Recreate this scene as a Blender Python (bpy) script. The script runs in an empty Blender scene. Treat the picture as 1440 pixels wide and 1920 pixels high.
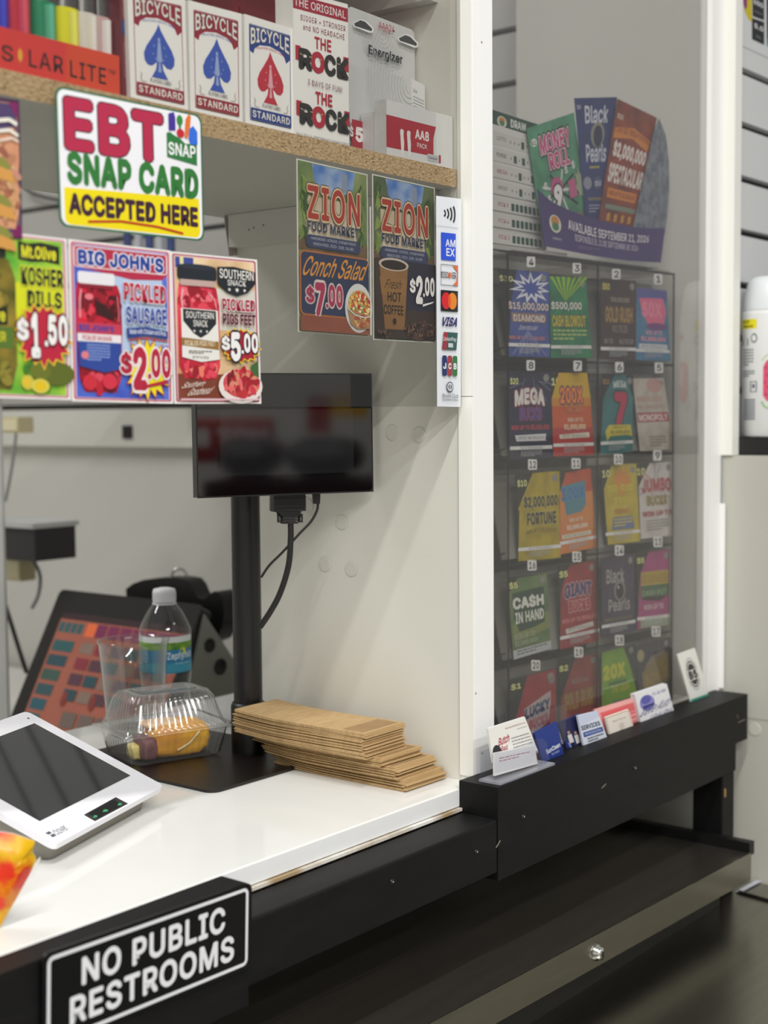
import bpy, bmesh, math, random
from mathutils import Vector, Matrix
random.seed(4)
C = bpy.context.scene
COL = C.collection
V = Vector
# ------------------------------------------------------------------ camera
F = 2655.9; YAW, PIT, ROL = 0.67350431, -0.06859914, -0.00792256
CAM = V((0, -.78, 1.37))
fw = V((math.cos(YAW)*math.cos(PIT), math.sin(YAW)*math.cos(PIT), math.sin(PIT)))
r0 = V((math.sin(YAW), -math.cos(YAW), 0)); u0 = r0.cross(fw)
rt = r0*math.cos(ROL) + u0*math.sin(ROL); up = -r0*math.sin(ROL) + u0*math.cos(ROL)
cd = bpy.data.cameras.new('camera'); cam = bpy.data.objects.new('camera', cd); COL.objects.link(cam)
cam.matrix_world = Matrix(((rt.x, up.x, -fw.x, CAM.x), (rt.y, up.y, -fw.y, CAM.y), (rt.z, up.z, -fw.z, CAM.z), (0, 0, 0, 1)))
cd.sensor_fit = 'VERTICAL'; cd.sensor_height = 36; cd.lens = F/1920*36
cd.clip_start = .02; cd.dof.use_dof = True; cd.dof.focus_distance = 1.30; cd.dof.aperture_fstop = 5.2
C.camera = cam
# ------------------------------------------------------------------ world, lights, exposure
w = bpy.data.worlds.new('world'); C.world = w; w.use_nodes = True
w.node_tree.nodes['Background'].inputs[0].default_value = (.80, .815, .82, 1)
w.node_tree.nodes['Background'].inputs[1].default_value = .36
C.view_settings.view_transform = 'Standard'; C.view_settings.look = 'None'
C.view_settings.exposure = 0.05; C.view_settings.gamma = 1; C.view_settings.use_curve_mapping = False
LIGHTS = [((.1, -.70, 2.9), 1.2, .05, 29), ((-.6, -1.9, 2.9), 1.2, .06, 42), ((-.5, -2.75, 2.9), 1.6, .08, 50),
          ((1.2, -1.9, 2.9), 1.2, .3, 14), ((.4, 1.35, 2.7), 1.2, .3, 17)]
for loc, sx, sy, e in LIGHTS:
    l = bpy.data.lights.new('ceiling_strip', 'AREA'); l.shape = 'RECTANGLE'; l.size = sx; l.size_y = sy
    l.energy = e; l.color = (1, .985, .965)
    lo = bpy.data.objects.new('ceiling_strip', l); COL.objects.link(lo); lo.location = loc

# ------------------------------------------------------------------ helpers
def ray(x, y): return fw + rt*((x-720)/F) - up*((y-960)/F)
def at(x, y, X=None, Y=None, Z=None):
    d = ray(x, y)
    k = (X-CAM.x)/d.x if X is not None else (Y-CAM.y)/d.y if Y is not None else (Z-CAM.z)/d.z
    return CAM + d*k
def onpl(x, y, p0, n):
    d = ray(x, y); return CAM + d*((p0-CAM).dot(n)/d.dot(n))
def lin(h):
    h = h.lstrip('#'); o = []
    for i in (0, 2, 4):
        c = int(h[i:i+2], 16)/255; o.append(c/12.92 if c <= .04045 else ((c+.055)/1.055)**2.4)
    return (*o, 1)
MATS = {}
def mat(h, rough=.5, metal=0, spec=.5, emis=0, coat=0):
    k = (h, rough, metal, spec, emis, coat)
    if k in MATS: return MATS[k]
    m = bpy.data.materials.new('paint_'+h.strip('#')); m.use_nodes = True; b = m.node_tree.nodes['Principled BSDF']
    b.inputs['Base Color'].default_value = lin(h); b.inputs['Roughness'].default_value = rough
    b.inputs['Metallic'].default_value = metal; b.inputs['Specular IOR Level'].default_value = spec
    b.inputs['Coat Weight'].default_value = coat; b.inputs['Coat Roughness'].default_value = .03
    if emis: b.inputs['Emission Color'].default_value = lin(h); b.inputs['Emission Strength'].default_value = emis
    MATS[k] = m; return m
def nmat(h1, h2, scale=30, rough=.5, det=4, contrast=.15, kind='noise', bump=0, metal=0, stretch=(1, 1, 1), emis=0):
    k = ('n', h1, h2, scale, rough, det, contrast, kind, bump, metal, stretch, emis)
    if k in MATS: return MATS[k]
    m = bpy.data.materials.new('grain_'+h1.strip('#')); m.use_nodes = True; nt = m.node_tree; b = nt.nodes['Principled BSDF']
    tc = nt.nodes.new('ShaderNodeTexCoord'); mp = nt.nodes.new('ShaderNodeMapping'); mp.inputs['Scale'].default_value = stretch
    nt.links.new(tc.outputs['Object'], mp.inputs[0])
    if kind == 'noise':
        n = nt.nodes.new('ShaderNodeTexNoise'); n.inputs['Detail'].default_value = det; out = n.outputs[0]
    else:
        n = nt.nodes.new('ShaderNodeTexVoronoi'); out = n.outputs['Distance' if kind == 'dist' else 'Color']
    n.inputs['Scale'].default_value = scale; nt.links.new(mp.outputs[0], n.inputs['Vector'])
    r = nt.nodes.new('ShaderNodeValToRGB'); r.color_ramp.elements[0].position = .5-contrast; r.color_ramp.elements[1].position = .5+contrast
    r.color_ramp.elements[0].color = lin(h1); r.color_ramp.elements[1].color = lin(h2)
    nt.links.new(out, r.inputs[0]); nt.links.new(r.outputs[0], b.inputs['Base Color'])
    if emis: nt.links.new(r.outputs[0], b.inputs['Emission Color']); b.inputs['Emission Strength'].default_value = emis
    b.inputs['Roughness'].default_value = rough; b.inputs['Metallic'].default_value = metal
    if bump:
        bp = nt.nodes.new('ShaderNodeBump'); bp.inputs['Strength'].default_value = bump; bp.inputs['Distance'].default_value = .002
        nt.links.new(out, bp.inputs['Height']); nt.links.new(bp.outputs[0], b.inputs['Normal'])
    MATS[k] = m; return m
def thin(name, tint, ior=1.45, rough=.02, gain=1.0, haze=0):
    if name in MATS: return MATS[name]
    m = bpy.data.materials.new(name); m.use_nodes = True; nt = m.node_tree; nt.nodes.clear()
    o = nt.nodes.new('ShaderNodeOutputMaterial'); t = nt.nodes.new('ShaderNodeBsdfTransparent'); t.inputs[0].default_value = tint
    g = nt.nodes.new('ShaderNodeBsdfGlossy'); g.inputs['Roughness'].default_value = rough
    f = nt.nodes.new('ShaderNodeFresnel'); f.inputs[0].default_value = ior
    mu = nt.nodes.new('ShaderNodeMath'); mu.operation = 'MULTIPLY'; mu.inputs[1].default_value = gain; mu.use_clamp = True
    geo = nt.nodes.new('ShaderNodeNewGeometry'); fr = nt.nodes.new('ShaderNodeMath'); fr.operation = 'SUBTRACT'; fr.inputs[0].default_value = 1
    m2 = nt.nodes.new('ShaderNodeMath'); m2.operation = 'MULTIPLY'
    nt.links.new(geo.outputs['Backfacing'], fr.inputs[1]); nt.links.new(f.outputs[0], mu.inputs[0])
    nt.links.new(mu.outputs[0], m2.inputs[0]); nt.links.new(fr.outputs[0], m2.inputs[1])
    x = nt.nodes.new('ShaderNodeMixShader'); nt.links.new(m2.outputs[0], x.inputs[0]); nt.links.new(t.outputs[0], x.inputs[1])
    nt.links.new(g.outputs[0], x.inputs[2]); nt.links.new(x.outputs[0], o.inputs[0])
    if haze:
        df = nt.nodes.new('ShaderNodeBsdfDiffuse'); df.inputs[0].default_value = (.9, .9, .9, 1); y = nt.nodes.new('ShaderNodeMixShader'); y.inputs[0].default_value = haze
        nt.links.new(x.outputs[0], y.inputs[1]); nt.links.new(df.outputs[0], y.inputs[2]); nt.links.new(y.outputs[0], o.inputs[0])
    MATS[name] = m; return m
def tag(o, label=None, cat=None, group=None, kind=None):
    if label: o['label'] = label
    if cat: o['category'] = cat
    if group: o['group'] = group
    if kind: o['kind'] = kind
    return o
def thing(name, loc, label, cat, group=None):
    o = bpy.data.objects.new(name, None); COL.objects.link(o); o.location = loc; o.empty_display_size = .02
    return tag(o, label, cat, group)
class MB:
    def __init__(s): s.v = []; s.f = []; s.m = []; s.ms = []; s.sm = []
    def mi(s, m):
        if m not in s.ms: s.ms.append(m)
        return s.ms.index(m)
    def add(s, vs, fs, m, smooth=False):
        b = len(s.v); s.v += [V(p) for p in vs]; i = s.mi(m)
        for f in fs: s.f.append([b+k for k in f]); s.m.append(i); s.sm.append(smooth)
    def box(s, a, b, m):
        x0, y0, z0 = a; x1, y1, z1 = b
        s.add([(x0,y0,z0),(x1,y0,z0),(x1,y1,z0),(x0,y1,z0),(x0,y0,z1),(x1,y0,z1),(x1,y1,z1),(x0,y1,z1)],
              [(0,3,2,1),(4,5,6,7),(0,1,5,4),(1,2,6,5),(2,3,7,6),(3,0,4,7)], m)
    def prism(s, poly, off, m, smooth=False):       # poly: list of 3D points; off: extrusion vector
        n = len(poly); off = V(off); P = [V(p) for p in poly]
        s.add(P + [p+off for p in P], [tuple(range(n)), tuple(range(2*n-1, n-1, -1))], m)
        s.add(P + [p+off for p in P], [(i, i+n, (i+1) % n+n, (i+1) % n) for i in range(n)], m, smooth)
    def lathe(s, prof, c, m, n=40, smooth=True, axis=None, cap=True):
        vs = []; fs = []; c = V(c)
        A = V(axis).normalized() if axis else V((0, 0, 1))
        e1 = A.orthogonal().normalized() if axis else V((1, 0, 0)); e2 = A.cross(e1)
        for r, z in prof:
            for i in range(n):
                a = 2*math.pi*i/n; vs.append(c + e1*(r*math.cos(a)) + e2*(r*math.sin(a)) + A*z)
        for j in range(len(prof)-1):
            for i in range(n):
                k = (i+1) % n; fs.append((j*n+i, j*n+k, (j+1)*n+k, (j+1)*n+i))
        s.add(vs, fs, m, smooth)
        if cap:
            s.add(vs[:n], [tuple(range(n-1, -1, -1))], m); s.add(vs[-n:], [tuple(range(n))], m)
    def tube(s, pts, r, m, n=10):
        pts = [V(p) for p in pts]; vs = []; fs = []
        for i, p in enumerate(pts):
            t = (pts[min(i+1, len(pts)-1)]-pts[max(i-1, 0)]).normalized()
            a = t.orthogonal().normalized() if i == 0 else (a - t*a.dot(t)).normalized()
            b = t.cross(a)
            for k in range(n):
                q = 2*math.pi*k/n; vs.append(p + a*(r*math.cos(q)) + b*(r*math.sin(q)))
        for i in range(len(pts)-1):
            for k in range(n): l = (k+1) % n; fs.append((i*n+k, i*n+l, (i+1)*n+l, (i+1)*n+k))
        s.add(vs, fs, m, True); s.add(vs[:n], [tuple(range(n-1, -1, -1))], m); s.add(vs[-n:], [tuple(range(n))], m)
    def build(s, name, parent=None, kind=None, bevel=0):
        me = bpy.data.meshes.new(name); org = V((0, 0, 0))
        if parent is not None: org = world_loc(parent)
        elif s.v: org = V((sum(p.x for p in s.v)/len(s.v), sum(p.y for p in s.v)/len(s.v), min(p.z for p in s.v)))
        me.from_pydata([p-org for p in s.v], [], s.f)
        for m in s.ms: me.materials.append(m)
        me.polygons.foreach_set('material_index', s.m); me.polygons.foreach_set('use_smooth', s.sm); me.update()
        o = bpy.data.objects.new(name, me); COL.objects.link(o)
        if parent is not None: o.parent = parent
        else: o.location = org
        if kind: o['kind'] = kind
        if bevel:
            b = o.modifiers.new('bevel', 'BEVEL'); b.width = bevel; b.segments = 2; b.limit_method = 'ANGLE'
        return o
def world_loc(o):
    p = V((0, 0, 0))
    while o is not None: p += o.location; o = o.parent
    return p
def spline(pts, n=8):
    pts = [V(p) for p in pts]; out = []
    for i in range(len(pts)-1):
        p0 = pts[max(i-1, 0)]; p1 = pts[i]; p2 = pts[i+1]; p3 = pts[min(i+2, len(pts)-1)]
        for k in range(n):
            t = k/n; out.append(.5*((2*p1)+(p2-p0)*t+(2*p0-5*p1+4*p2-p3)*t*t+(3*p1-p0-3*p2+p3)*t**3))
    return out+[pts[-1]]
# ---- flat print: lettering and shapes laid on a surface
TX = {}
FONT = None
try: FONT = bpy.data.fonts.load(bpy.utils.resource_path('LOCAL') + '/datafiles/fonts/Inter.woff2')
except Exception: FONT = None
def tmesh(s, sp):
    k = (s, sp)
    if k not in TX:
        c = bpy.data.curves.new('lettering', 'FONT'); c.body = s; c.resolution_u = 3;  c.space_character = sp
        if FONT: c.font = FONT
        o = bpy.data.objects.new('lettering', c); m = bpy.data.meshes.new_from_object(o)
        vs = [(v.co.x, v.co.y) for v in m.vertices]; fs = [tuple(p.vertices) for p in m.polygons]
        bpy.data.objects.remove(o); bpy.data.meshes.remove(m); bpy.data.curves.remove(c); TX[k] = (vs, fs)
    return TX[k]
EPS = .00003
class Print:
    def __init__(s, TL=None, TR=None, BR=None, BL=None, fn=None, h0=0.0):
        s.mb = MB(); s.h = h0
        if fn: s.fn = fn; s.asp = 1
        else:
            s.q = (TL, TR, BR, BL); n = (TR-TL).cross(BL-TL).normalized()
            if n.dot(CAM-TL) < 0: n = -n
            s.n = n; s.asp = (TR-TL).length/((BL-TL).length+1e-9)
            s.fn = lambda u, v, h: (TL*(1-u)+TR*u)*(1-v) + (BL*(1-u)+BR*u)*v + n*h
    def px(s, x, y):
        TL, TR, BR, BL = s.q; p = onpl(x, y, TL, s.n)-TL; e1 = TR-TL; e2 = BL-TL
        a, b, c = e1.dot(e1), e1.dot(e2), e2.dot(e2); d, e = p.dot(e1), p.dot(e2); D_ = a*c-b*b
        return ((d*c-e*b)/D_, (e*a-d*b)/D_)
    def ptext(s, t, tl, tr, bl, c, **k):
        A, B, D = s.px(*tl), s.px(*tr), s.px(*bl); k['slope'] = (B[1]-A[1])/max(D[1]-A[1], 1e-6)
        s.text(t, A[0], A[1]+(B[1]-A[1])/2, B[0], D[1]+(B[1]-A[1])/2, c, **k)
    def ppoly(s, pts, c): s.poly([s.px(*p) for p in pts], c)
    dim = 1
    def _m(s, c):
        if isinstance(c, str) and s.dim != 1:
            c = '#'+''.join('%02x' % max(0, min(255, round(int(c[i:i+2], 16)*s.dim))) for i in (1, 3, 5))
        return mat(c, .45) if isinstance(c, str) else c
    def raw(s, pts, fs, c, e=EPS):
        s.h += e; s.mb.add([s.fn(u, v, s.h) for u, v in pts], fs, s._m(c))
    def poly(s, pts, c): s.raw(pts, [tuple(range(len(pts)))], c)
    def rect(s, a, b, c_, d, c, r=0, nu=1):
        u0, v0, u1, v1 = a, b, c_, d
        if nu > 1:
            p = []; f = []
            for i in range(nu+1):
                u = u0+(u1-u0)*i/nu; p += [(u, v0), (u, v1)]
            for i in range(nu): f.append((2*i, 2*i+1, 2*i+3, 2*i+2))
            return s.raw(p, f, c)
        if r <= 0: return s.poly([(u0, v0), (u1, v0), (u1, v1), (u0, v1)], c)
        p = []; ru, rv = r, r*s.asp
        for cx, cy, a0 in ((u1-ru, v0+rv, -90), (u1-ru, v1-rv, 0), (u0+ru, v1-rv, 90), (u0+ru, v0+rv, 180)):
            for k in range(6):
                t = math.radians(a0+18*k); p.append((cx+ru*math.cos(t), cy+rv*math.sin(t)))
        s.poly(p, c)
    def frame(s, u0, v0, u1, v1, t, c, r=0):
        tv = t*s.asp
        if r:
            def rr(u0, v0, u1, v1, r):
                p = []
                for cx, cy, a0 in ((u1-r, v0+r*s.asp, -90), (u1-r, v1-r*s.asp, 0), (u0+r, v1-r*s.asp, 90), (u0+r, v0+r*s.asp, 180)):
                    for k in range(6):
                        q = math.radians(a0+18*k); p.append((cx+r*math.cos(q), cy+r*s.asp*math.sin(q)))
                return p
            A = rr(u0, v0, u1, v1, r); B = rr(u0+t, v0+tv, u1-t, v1-tv, max(r-t, .002)); n = len(A)
            return s.raw(A+B, [(i, (i+1) % n, (i+1) % n+n, i+n) for i in range(n)], c)
        A = [(u0, v0), (u1, v0), (u1, v1), (u0, v1)]; B = [(u0+t, v0+tv), (u1-t, v0+tv), (u1-t, v1-tv), (u0+t, v1-tv)]
        s.raw(A+B, [(i, (i+1) % 4, (i+1) % 4+4, i+4) for i in range(4)], c)
    def ell(s, cu, cv, ru, rv, c, n=24, a0=0, a1=360):
        s.poly([(cu+ru*math.cos(math.radians(a0+(a1-a0)*i/n)), cv+rv*math.sin(math.radians(a0+(a1-a0)*i/n))) for i in range(n + (a1-a0 < 360))], c)
    def star(s, cu, cv, ru, rv, c, n=16, inner=.75, jit=.08, rot=0):
        rnd = random.Random(n); p = [(cu, cv)]
        for i in range(2*n):
            k = (1+rnd.uniform(-jit, jit)) * (1 if i % 2 == 0 else inner); a = math.pi*i/n + rot
            p.append((cu+ru*k*math.sin(a), cv-rv*k*math.cos(a)))
        s.raw(p, [(0, 1+i, 1+(i+1) % (2*n)) for i in range(2*n)], c)
    def line(s, pts, w, c):
        for (a, b) in zip(pts, pts[1:]):
            du, dv = b[0]-a[0], (b[1]-a[1])/s.asp; L = math.hypot(du, dv)+1e-9; nu, nv = -dv/L*w/2, du/L*w/2*s.asp
            s.poly([(a[0]+nu, a[1]+nv), (b[0]+nu, b[1]+nv), (b[0]-nu, b[1]-nv), (a[0]-nu, a[1]-nv)], c)
    def lines(s, u0, v0, u1, v1, n, c, fill=.45, seed=0):
        rnd = random.Random(seed+n); h = (v1-v0)/n; p = []; f = []
        for i in range(n):
            u = u0
            while u < u1-.01*(u1-u0):
                wd = (u1-u0)*rnd.uniform(.06, .16); e = min(u+wd, u1); k = len(p)
                p += [(u, v0+h*i), (e, v0+h*i), (e, v0+h*(i+fill)), (u, v0+h*(i+fill))]; f.append((k, k+1, k+2, k+3)); u = e+(u1-u0)*.025
                if i == n-1 and u > u0+(u1-u0)*.6: break
        s.raw(p, f, c)
    def text(s, t, u0, v0, u1, v1, c, bold=.02, out=None, arch=0, shear=0, sp=1.0, warp=None, slope=0, rot=0):
        sp = sp*(1+bold*1.2); vs0, fs0 = tmesh(t, sp)
        x0 = min(p[0] for p in vs0)-bold; x1 = max(p[0] for p in vs0)+bold; y0 = min(p[1] for p in vs0)-bold; y1 = max(p[1] for p in vs0)+bold
        def dil(r, n): return [(0, 0)] + ([(r*math.cos(2*math.pi*k/n+.4), r*math.sin(2*math.pi*k/n+.4)) for k in range(n)] if r > .004 else [])
        jobs = []
        if out:
            for oc, oa in (out if isinstance(out, list) else [out]): jobs.append((dil(bold+oa, 10), oc))
        jobs.append((dil(bold, 6 if bold > .015 else 3), c))
        for offs, cc in jobs:
            for k_, (ox, oy) in enumerate(offs):
                p = []
                for x, y in vs0:
                    a = (x+ox-x0)/(x1-x0); b = 1-(y+oy-y0)/(y1-y0)
                    if warp: a, b = warp(a, b)
                    b -= arch*4*a*(1-a); b += slope*(a-.5); a += shear*(.5-b)
                    p.append((u0+(u1-u0)*a, v0+(v1-v0)*b))
                s.raw(p, fs0, cc, EPS if k_ == 0 else 4e-6)
    def scatter(s, cu, cv, ru, rv, n, cols, size, seed=1, el=1.4, clip=True):
        rnd = random.Random(seed)
        for i in range(n):
            t = rnd.uniform(0, 6.283); q = math.sqrt(rnd.random())*(1-size/max(ru, 1e-6)*.5 if clip else 1); z = size*rnd.uniform(.6, 1.3); an = rnd.uniform(0, 3.14)
            u, v = cu+ru*q*math.cos(t), cv+rv*q*math.sin(t); c = rnd.choice(cols); m = 9
            pts = []
            for k in range(m):
                a = 2*math.pi*k/m; x, y = z*el*math.cos(a)*rnd.uniform(.85, 1.1), z*math.sin(a)*rnd.uniform(.85, 1.1)
                pts.append((u+x*math.cos(an)-y*math.sin(an), v+(x*math.sin(an)+y*math.cos(an))*s.asp))
            s.raw(pts, [tuple(range(m))], c, 6e-6)
    def sheet(s, th, c, r=0, front=True):
        """paper / card body with rounded corners, front face at h=0"""
        h = s.h; s.h = 0
        if r > 0:
            p = []
            for cx, cy, a0 in ((1-r, r*s.asp, -90), (1-r, 1-r*s.asp, 0), (r, 1-r*s.asp, 90), (r, r*s.asp, 180)):
                for k in range(7):
                    q = math.radians(a0+15*k); p.append((cx+r*math.cos(q), cy+r*s.asp*math.sin(q)))
        else: p = [(0, 0), (1, 0), (1, 1), (0, 1)]
        n = len(p); A = [s.fn(u, v, 0) for u, v in p]; B = [s.fn(u, v, -th) for u, v in p]
        s.mb.add(A+B, [tuple(range(n)), tuple(range(2*n-1, n-1, -1))] + [(i, i+n, (i+1) % n+n, (i+1) % n) for i in range(n)], s._m(c))
        s.h = max(h, 0)
    def build(s, name, parent=None): return s.mb.build(name, parent)
def quad(pts, **k): return [at(x, y, **k) for x, y in pts]
def norm_to_cam(TL, TR, BL):
    n = (TR-TL).cross(BL-TL).normalized(); return n if n.dot(CAM-TL) > 0 else -n
def carton(q, depth, side, name, label, cat, group=None, front='#fbfbf9'):
    """box with its printed front; returns (root, Print on the front)"""
    TL, TR, BR, BL = q; n = norm_to_cam(TL, TR, BL)
    root = thing(name, (BL+BR)*.5 - n*depth*.5, label, cat, group)
    m = MB(); m.prism([TL, TR, BR, BL], -n*depth, side if not isinstance(side, str) else mat(side, .35)); m.build('carton', root)
    P = Print(TL, TR, BR, BL); P.rect(0, 0, 1, 1, front); return root, P
# ------------------------------------------------------------------ common materials
WHITE = mat('#e6e6e2', .42); TRIMW = mat('#f0f0ee', .38); WALL = nmat('#d6d5cb', '#dad9d0', 3, .45)
BLACKW = nmat('#070708', '#0e0e0f', 14, .55, bump=.12, stretch=(1, 4, 4)); BLACKP = mat('#101011', .35)
BLACKW.node_tree.nodes['Principled BSDF'].inputs['Specular IOR Level'].default_value = .28
BLKG = mat('#08080a', .06, coat=.5)
STEEL = nmat('#97948a', '#9f9c92', 5, .27, metal=1, stretch=(1, 30, 30)); STEELD = nmat('#77726a', '#7e7970', 4, .33, metal=.9, stretch=(2, 20, 20))
ACRY = thin('clear_acrylic_sheet', (.865, .86, .848, 1), 1.45, .01, 1.0, .006); CLEAR = thin('clear_plastic', (.93, .93, .925, 1), 1.5, .10, 3.0, .045)
GLASS = thin('clear_glass', (.90, .905, .89, 1), 1.5, .05, 2.4, .02); SMOKE = thin('smoky_plastic', (.88, .87, .86, 1), 1.4, .15, .9)
EDGE = thin('smoky_plastic_edge', (.48, .47, .49, 1), 1.4, .2, .8)
CZ = 1.011; X1 = 1.1165; X2 = 1.6265
# ================================================================== STRUCTURE
def sbox(name, a, b, m, kind='structure', bevel=0):
    q = MB(); q.box(a, b, m); return q.build(name, None, kind, bevel)
sbox('floor', (-2.5, -4, -.02), (3.2, 3, 0), nmat('#8d8a83', '#9a978f', 3, .35))
sbox('wall_front', (-2.5, -4.06, 0), (3.2, -4, 3.0), mat('#cfcec8', .6))
sbox('wall_left', (-2.56, -4, 0), (-2.5, 3, 3.0), mat('#c9c8c2', .6))
wd = sbox('wall_divider', (X1, .0165, CZ), (X1+.018, .312, 2.25), WALL)
wb = sbox('wall_bay', (X2, .0165, .93), (X2+.018, .285, 2.25), mat('#cfcec8', .5))
for i, (x, y) in enumerate(((736, 811), (786, 815), (641, 979), (610, 1058), (659, 1067), (577, 947))):
    p = at(x, y, X=X1); q = MB(); q.lathe([(.0078, .0006), (.0074, .0011)], p, mat('#cfcec4', .5), 24, axis=(-1, 0, 0)); q.build('screw_cap', wd)
for i, (x, y) in enumerate(((1415, 1367),)):
    pass
# seam line on the bay panel
sbox('trim_1', (X1, 0, .992), (1.1495, .0163, 2.25), TRIMW)                       # main post, front board
q = MB(); q.box((X1-.0024, .0003, 1.0175), (X1-.0001, .0163, 1.3865), mat('#f0efe8', .4)); q.build('trim_2', None, 'structure')
q = MB(); q.box((X1-.0024, .0003, 1.3872), (X1-.0001, .0163, 2.25), mat('#ecece6', .4)); q.build('trim_3', None, 'structure')
for x, y in ((903, 79), (904, 1412), (892, 1300)):
    p = at(x, y, Y=0); q = MB(); q.lathe([(.0011, 0), (.0009, .0004)], p, mat('#8a8880', .6), 8, axis=(0, -1, 0)); q.build('nail_hole', bpy.data.objects['trim_1'])
sbox('trim_4', (X2-.0016, 0, .93), (1.6575, .0163, 2.25), TRIMW)                   # right post
sbox('trim_5', (1.6577, -.0152, 1.316), (1.6765, .012, 2.25), mat('#eeede6', .4))   # thicker board beside the slats
q = MB(); q.box((1.6577, -.006, 1.02), (1.6596, .012, 1.255), TRIMW); q.build('trim_6', None, 'structure')
# lower wall at the right, with its cap seam
wr = sbox('wall_right', (1.662, -.9, 0), (1.9, .0, 1.3155), nmat('#bcbbb1', '#c0bfb5', 3, .45))
q = MB(); q.box((1.6621, .0004, 0), (1.70, .40, .99), WALL); q.build('lower_panel', wr)
q = MB(); q.box((1.6615, -.9, .985), (1.6622, 0, .9862), mat('#a9a79d', .6)); q.build('panel_seam', wr)
p = at(1415, 1367, X=1.6615); q = MB(); q.lathe([(.0085, 0), (.008, .0006)], p, mat('#cbc9bf', .5), 24, axis=(-1, 0, 0)); q.build('screw_cap', wr)
# slatted wall facing the camera at the right: every slat its own piece
SL = mat('#cfd0d0', .42); GRV = mat('#1d1917', .6)
ws = sbox('wall_right_slats', (1.6767, .014, 1.3157), (2.3, .03, 2.3), GRV)
zs = [1.3157] + [1.532+.0672*i for i in range(-3, 12)]
zs = [z for z in zs if z >= 1.3157]
for a, b in zip(zs, zs[1:]):
    q = MB(); q.box((1.6767, .0015, a+.0045 if a > 1.316 else a), (2.3, .0138, b-.0045), SL); q.build('slat', ws)
# far wall with slats, plain panel and a boxed band
wf = sbox('wall_back', (1.722, .29, 0), (1.76, 3.0, 2.3), mat('#c6c5be', .55))
q = MB(); q.box((1.7205, .29, 1.38), (1.7219, 3, 2.3), GRV); q.build('slat_backing', wf)
for i in range(12):
    z0 = 1.3945+.0742*i
    q = MB(); q.box((1.706, .29, z0), (1.7204, 3.0, z0+.0652), mat('#bdbcb8', .5)); q.build('slat', wf)
q = MB(); q.box((1.70, .29, 1.316), (1.7219, 3.0, 1.384), mat('#cbcac1', .5)); q.build('band', wf)
p = at(240, 810, X=1.70); q = MB(); q.box((1.697, p.y-.0125, p.z-.0115), (1.6998, p.y+.0125, p.z+.0115), mat('#0c0c0d', .6)); o = q.build('magnet', None)
tag(o, 'small black square stuck on the white band of the far wall', 'magnet')
sbox('wall_back_left', (-2.5, 2.4, 0), (1.722, 2.46, 3.0), mat('#b9b7b0', .6))
# ------------------------------------------------------------------ counter
ct = thing('countertop', (.3, .25, .985), 'glossy white marble-look countertop running under the clear sheets', 'counter')
q = MB(); q.box((-.9, .0012, .9935), (1.655, .508, CZ), nmat('#dfdfdb', '#e6e6e2', 6, .09, contrast=.3)); q.build('slab', ct, bevel=.0012)
q = MB(); q.box((-.9, -.0006, .9945), (1.1225, .001, CZ-.0004), mat('#e9eaea', .25)); tag(q.build('edge_band', ct), 'white laminate edge strip')
q = MB(); q.box((-.9, -.004, .9905), (1.124, .004, .9933), nmat('#a58f6c', '#e6e4de', 22, .6, contrast=.12)); tag(q.build('caulk_line', ct), 'grubby white caulk bead with tan specks')
sbox('wall_counter', (-.9, .40, 0), (1.655, .46, .993), mat('#9b9993', .6))
ws2 = thing('work_surface', (1.0, .8, .9), 'lower white work shelf behind the counter under the register', 'shelf')
q = MB(); q.box((-.5, .515, .86), (1.70, 2.2, .88), mat('#d8d7d0', .4)); q.build('top', ws2)
q = MB(); q.box((-.5, .515, .80), (1.70, .53, .86), mat('#c8c7c0', .4)); q.build('apron', ws2)
# ------------------------------------------------------------------ black boards
def board(name, a, b, label, parts=(), bev=.002):
    r = thing(name, ((a[0]+b[0])/2, (a[1]+b[1])/2, a[2]), label, 'board')
    q = MB(); q.box(a, b, BLACKW); q.build('board', r, bevel=bev)
    for x, y in parts:
        p = at(x, y, Y=a[1]); q = MB(); q.lathe([(.0026, 0), (.0022, .0012), (.0008, .0012)], p, mat('#2c2c2d', .3, .6), 10, axis=(0, -1, 0)); q.build('screw', r)
        q = MB(); q.lathe([(.0007, .0013), (.0006, .0016)], p, mat('#b8b8b6', .4), 6, axis=(0, -1, 0)); q.build('chipped_paint', r)
    return r
board('wooden_rail', (-.9, -.045, .938), (1.0885, -.0045, .9895), 'black painted wooden rail below the white counter edge, left of the post', ((735, 1653), (893, 1597)))
board('wooden_rail', (1.0892, -.045, .9631), (1.644, -.0005, 1.0195), 'black painted wooden rail holding the business cards, right of the white post', ((981, 1531), (1190, 1440)), 0)
board('wooden_rail', (1.0892, -.045, .930), (1.611, -.002, .96305), 'lower black wooden rail directly under the business card rail', (), 0)
lg = thing('wooden_post', (1.596, -.01, .7785), 'short black painted wooden post holding up the far end of the rails', 'post')
q = MB(); q.box((1.5795, -.043, .7785), (1.612, -.003, .929), BLACKW); q.build('post', lg, bevel=.0015)
for x, y in ((1359, 1488), ):
    p = at(x, y, Y=-.043); q = MB(); q.box(p-V((.0015, .0008, .004)), p+V((.0015, .0006, .006)), mat('#a88452', .7)); tag(q.build('paint_chip', lg), 'chip of bare wood')
# scuffs on the right rail's end
rr = bpy.data.objects['wooden_rail.001']
for x0, y0, x1, y1 in ((1384, 1355, 1397, 1349), (1382, 1341, 1384, 1347), (1128, 1478, 1136, 1470), (930, 1590, 938, 1576)):
    a = at(x0, y0, Y=-.0453); b = at(x1, y1, Y=-.0453); q = MB(); q.tube([a, b], .0006, mat('#6e685f', .7), 6); q.build('scuff', rr)
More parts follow.
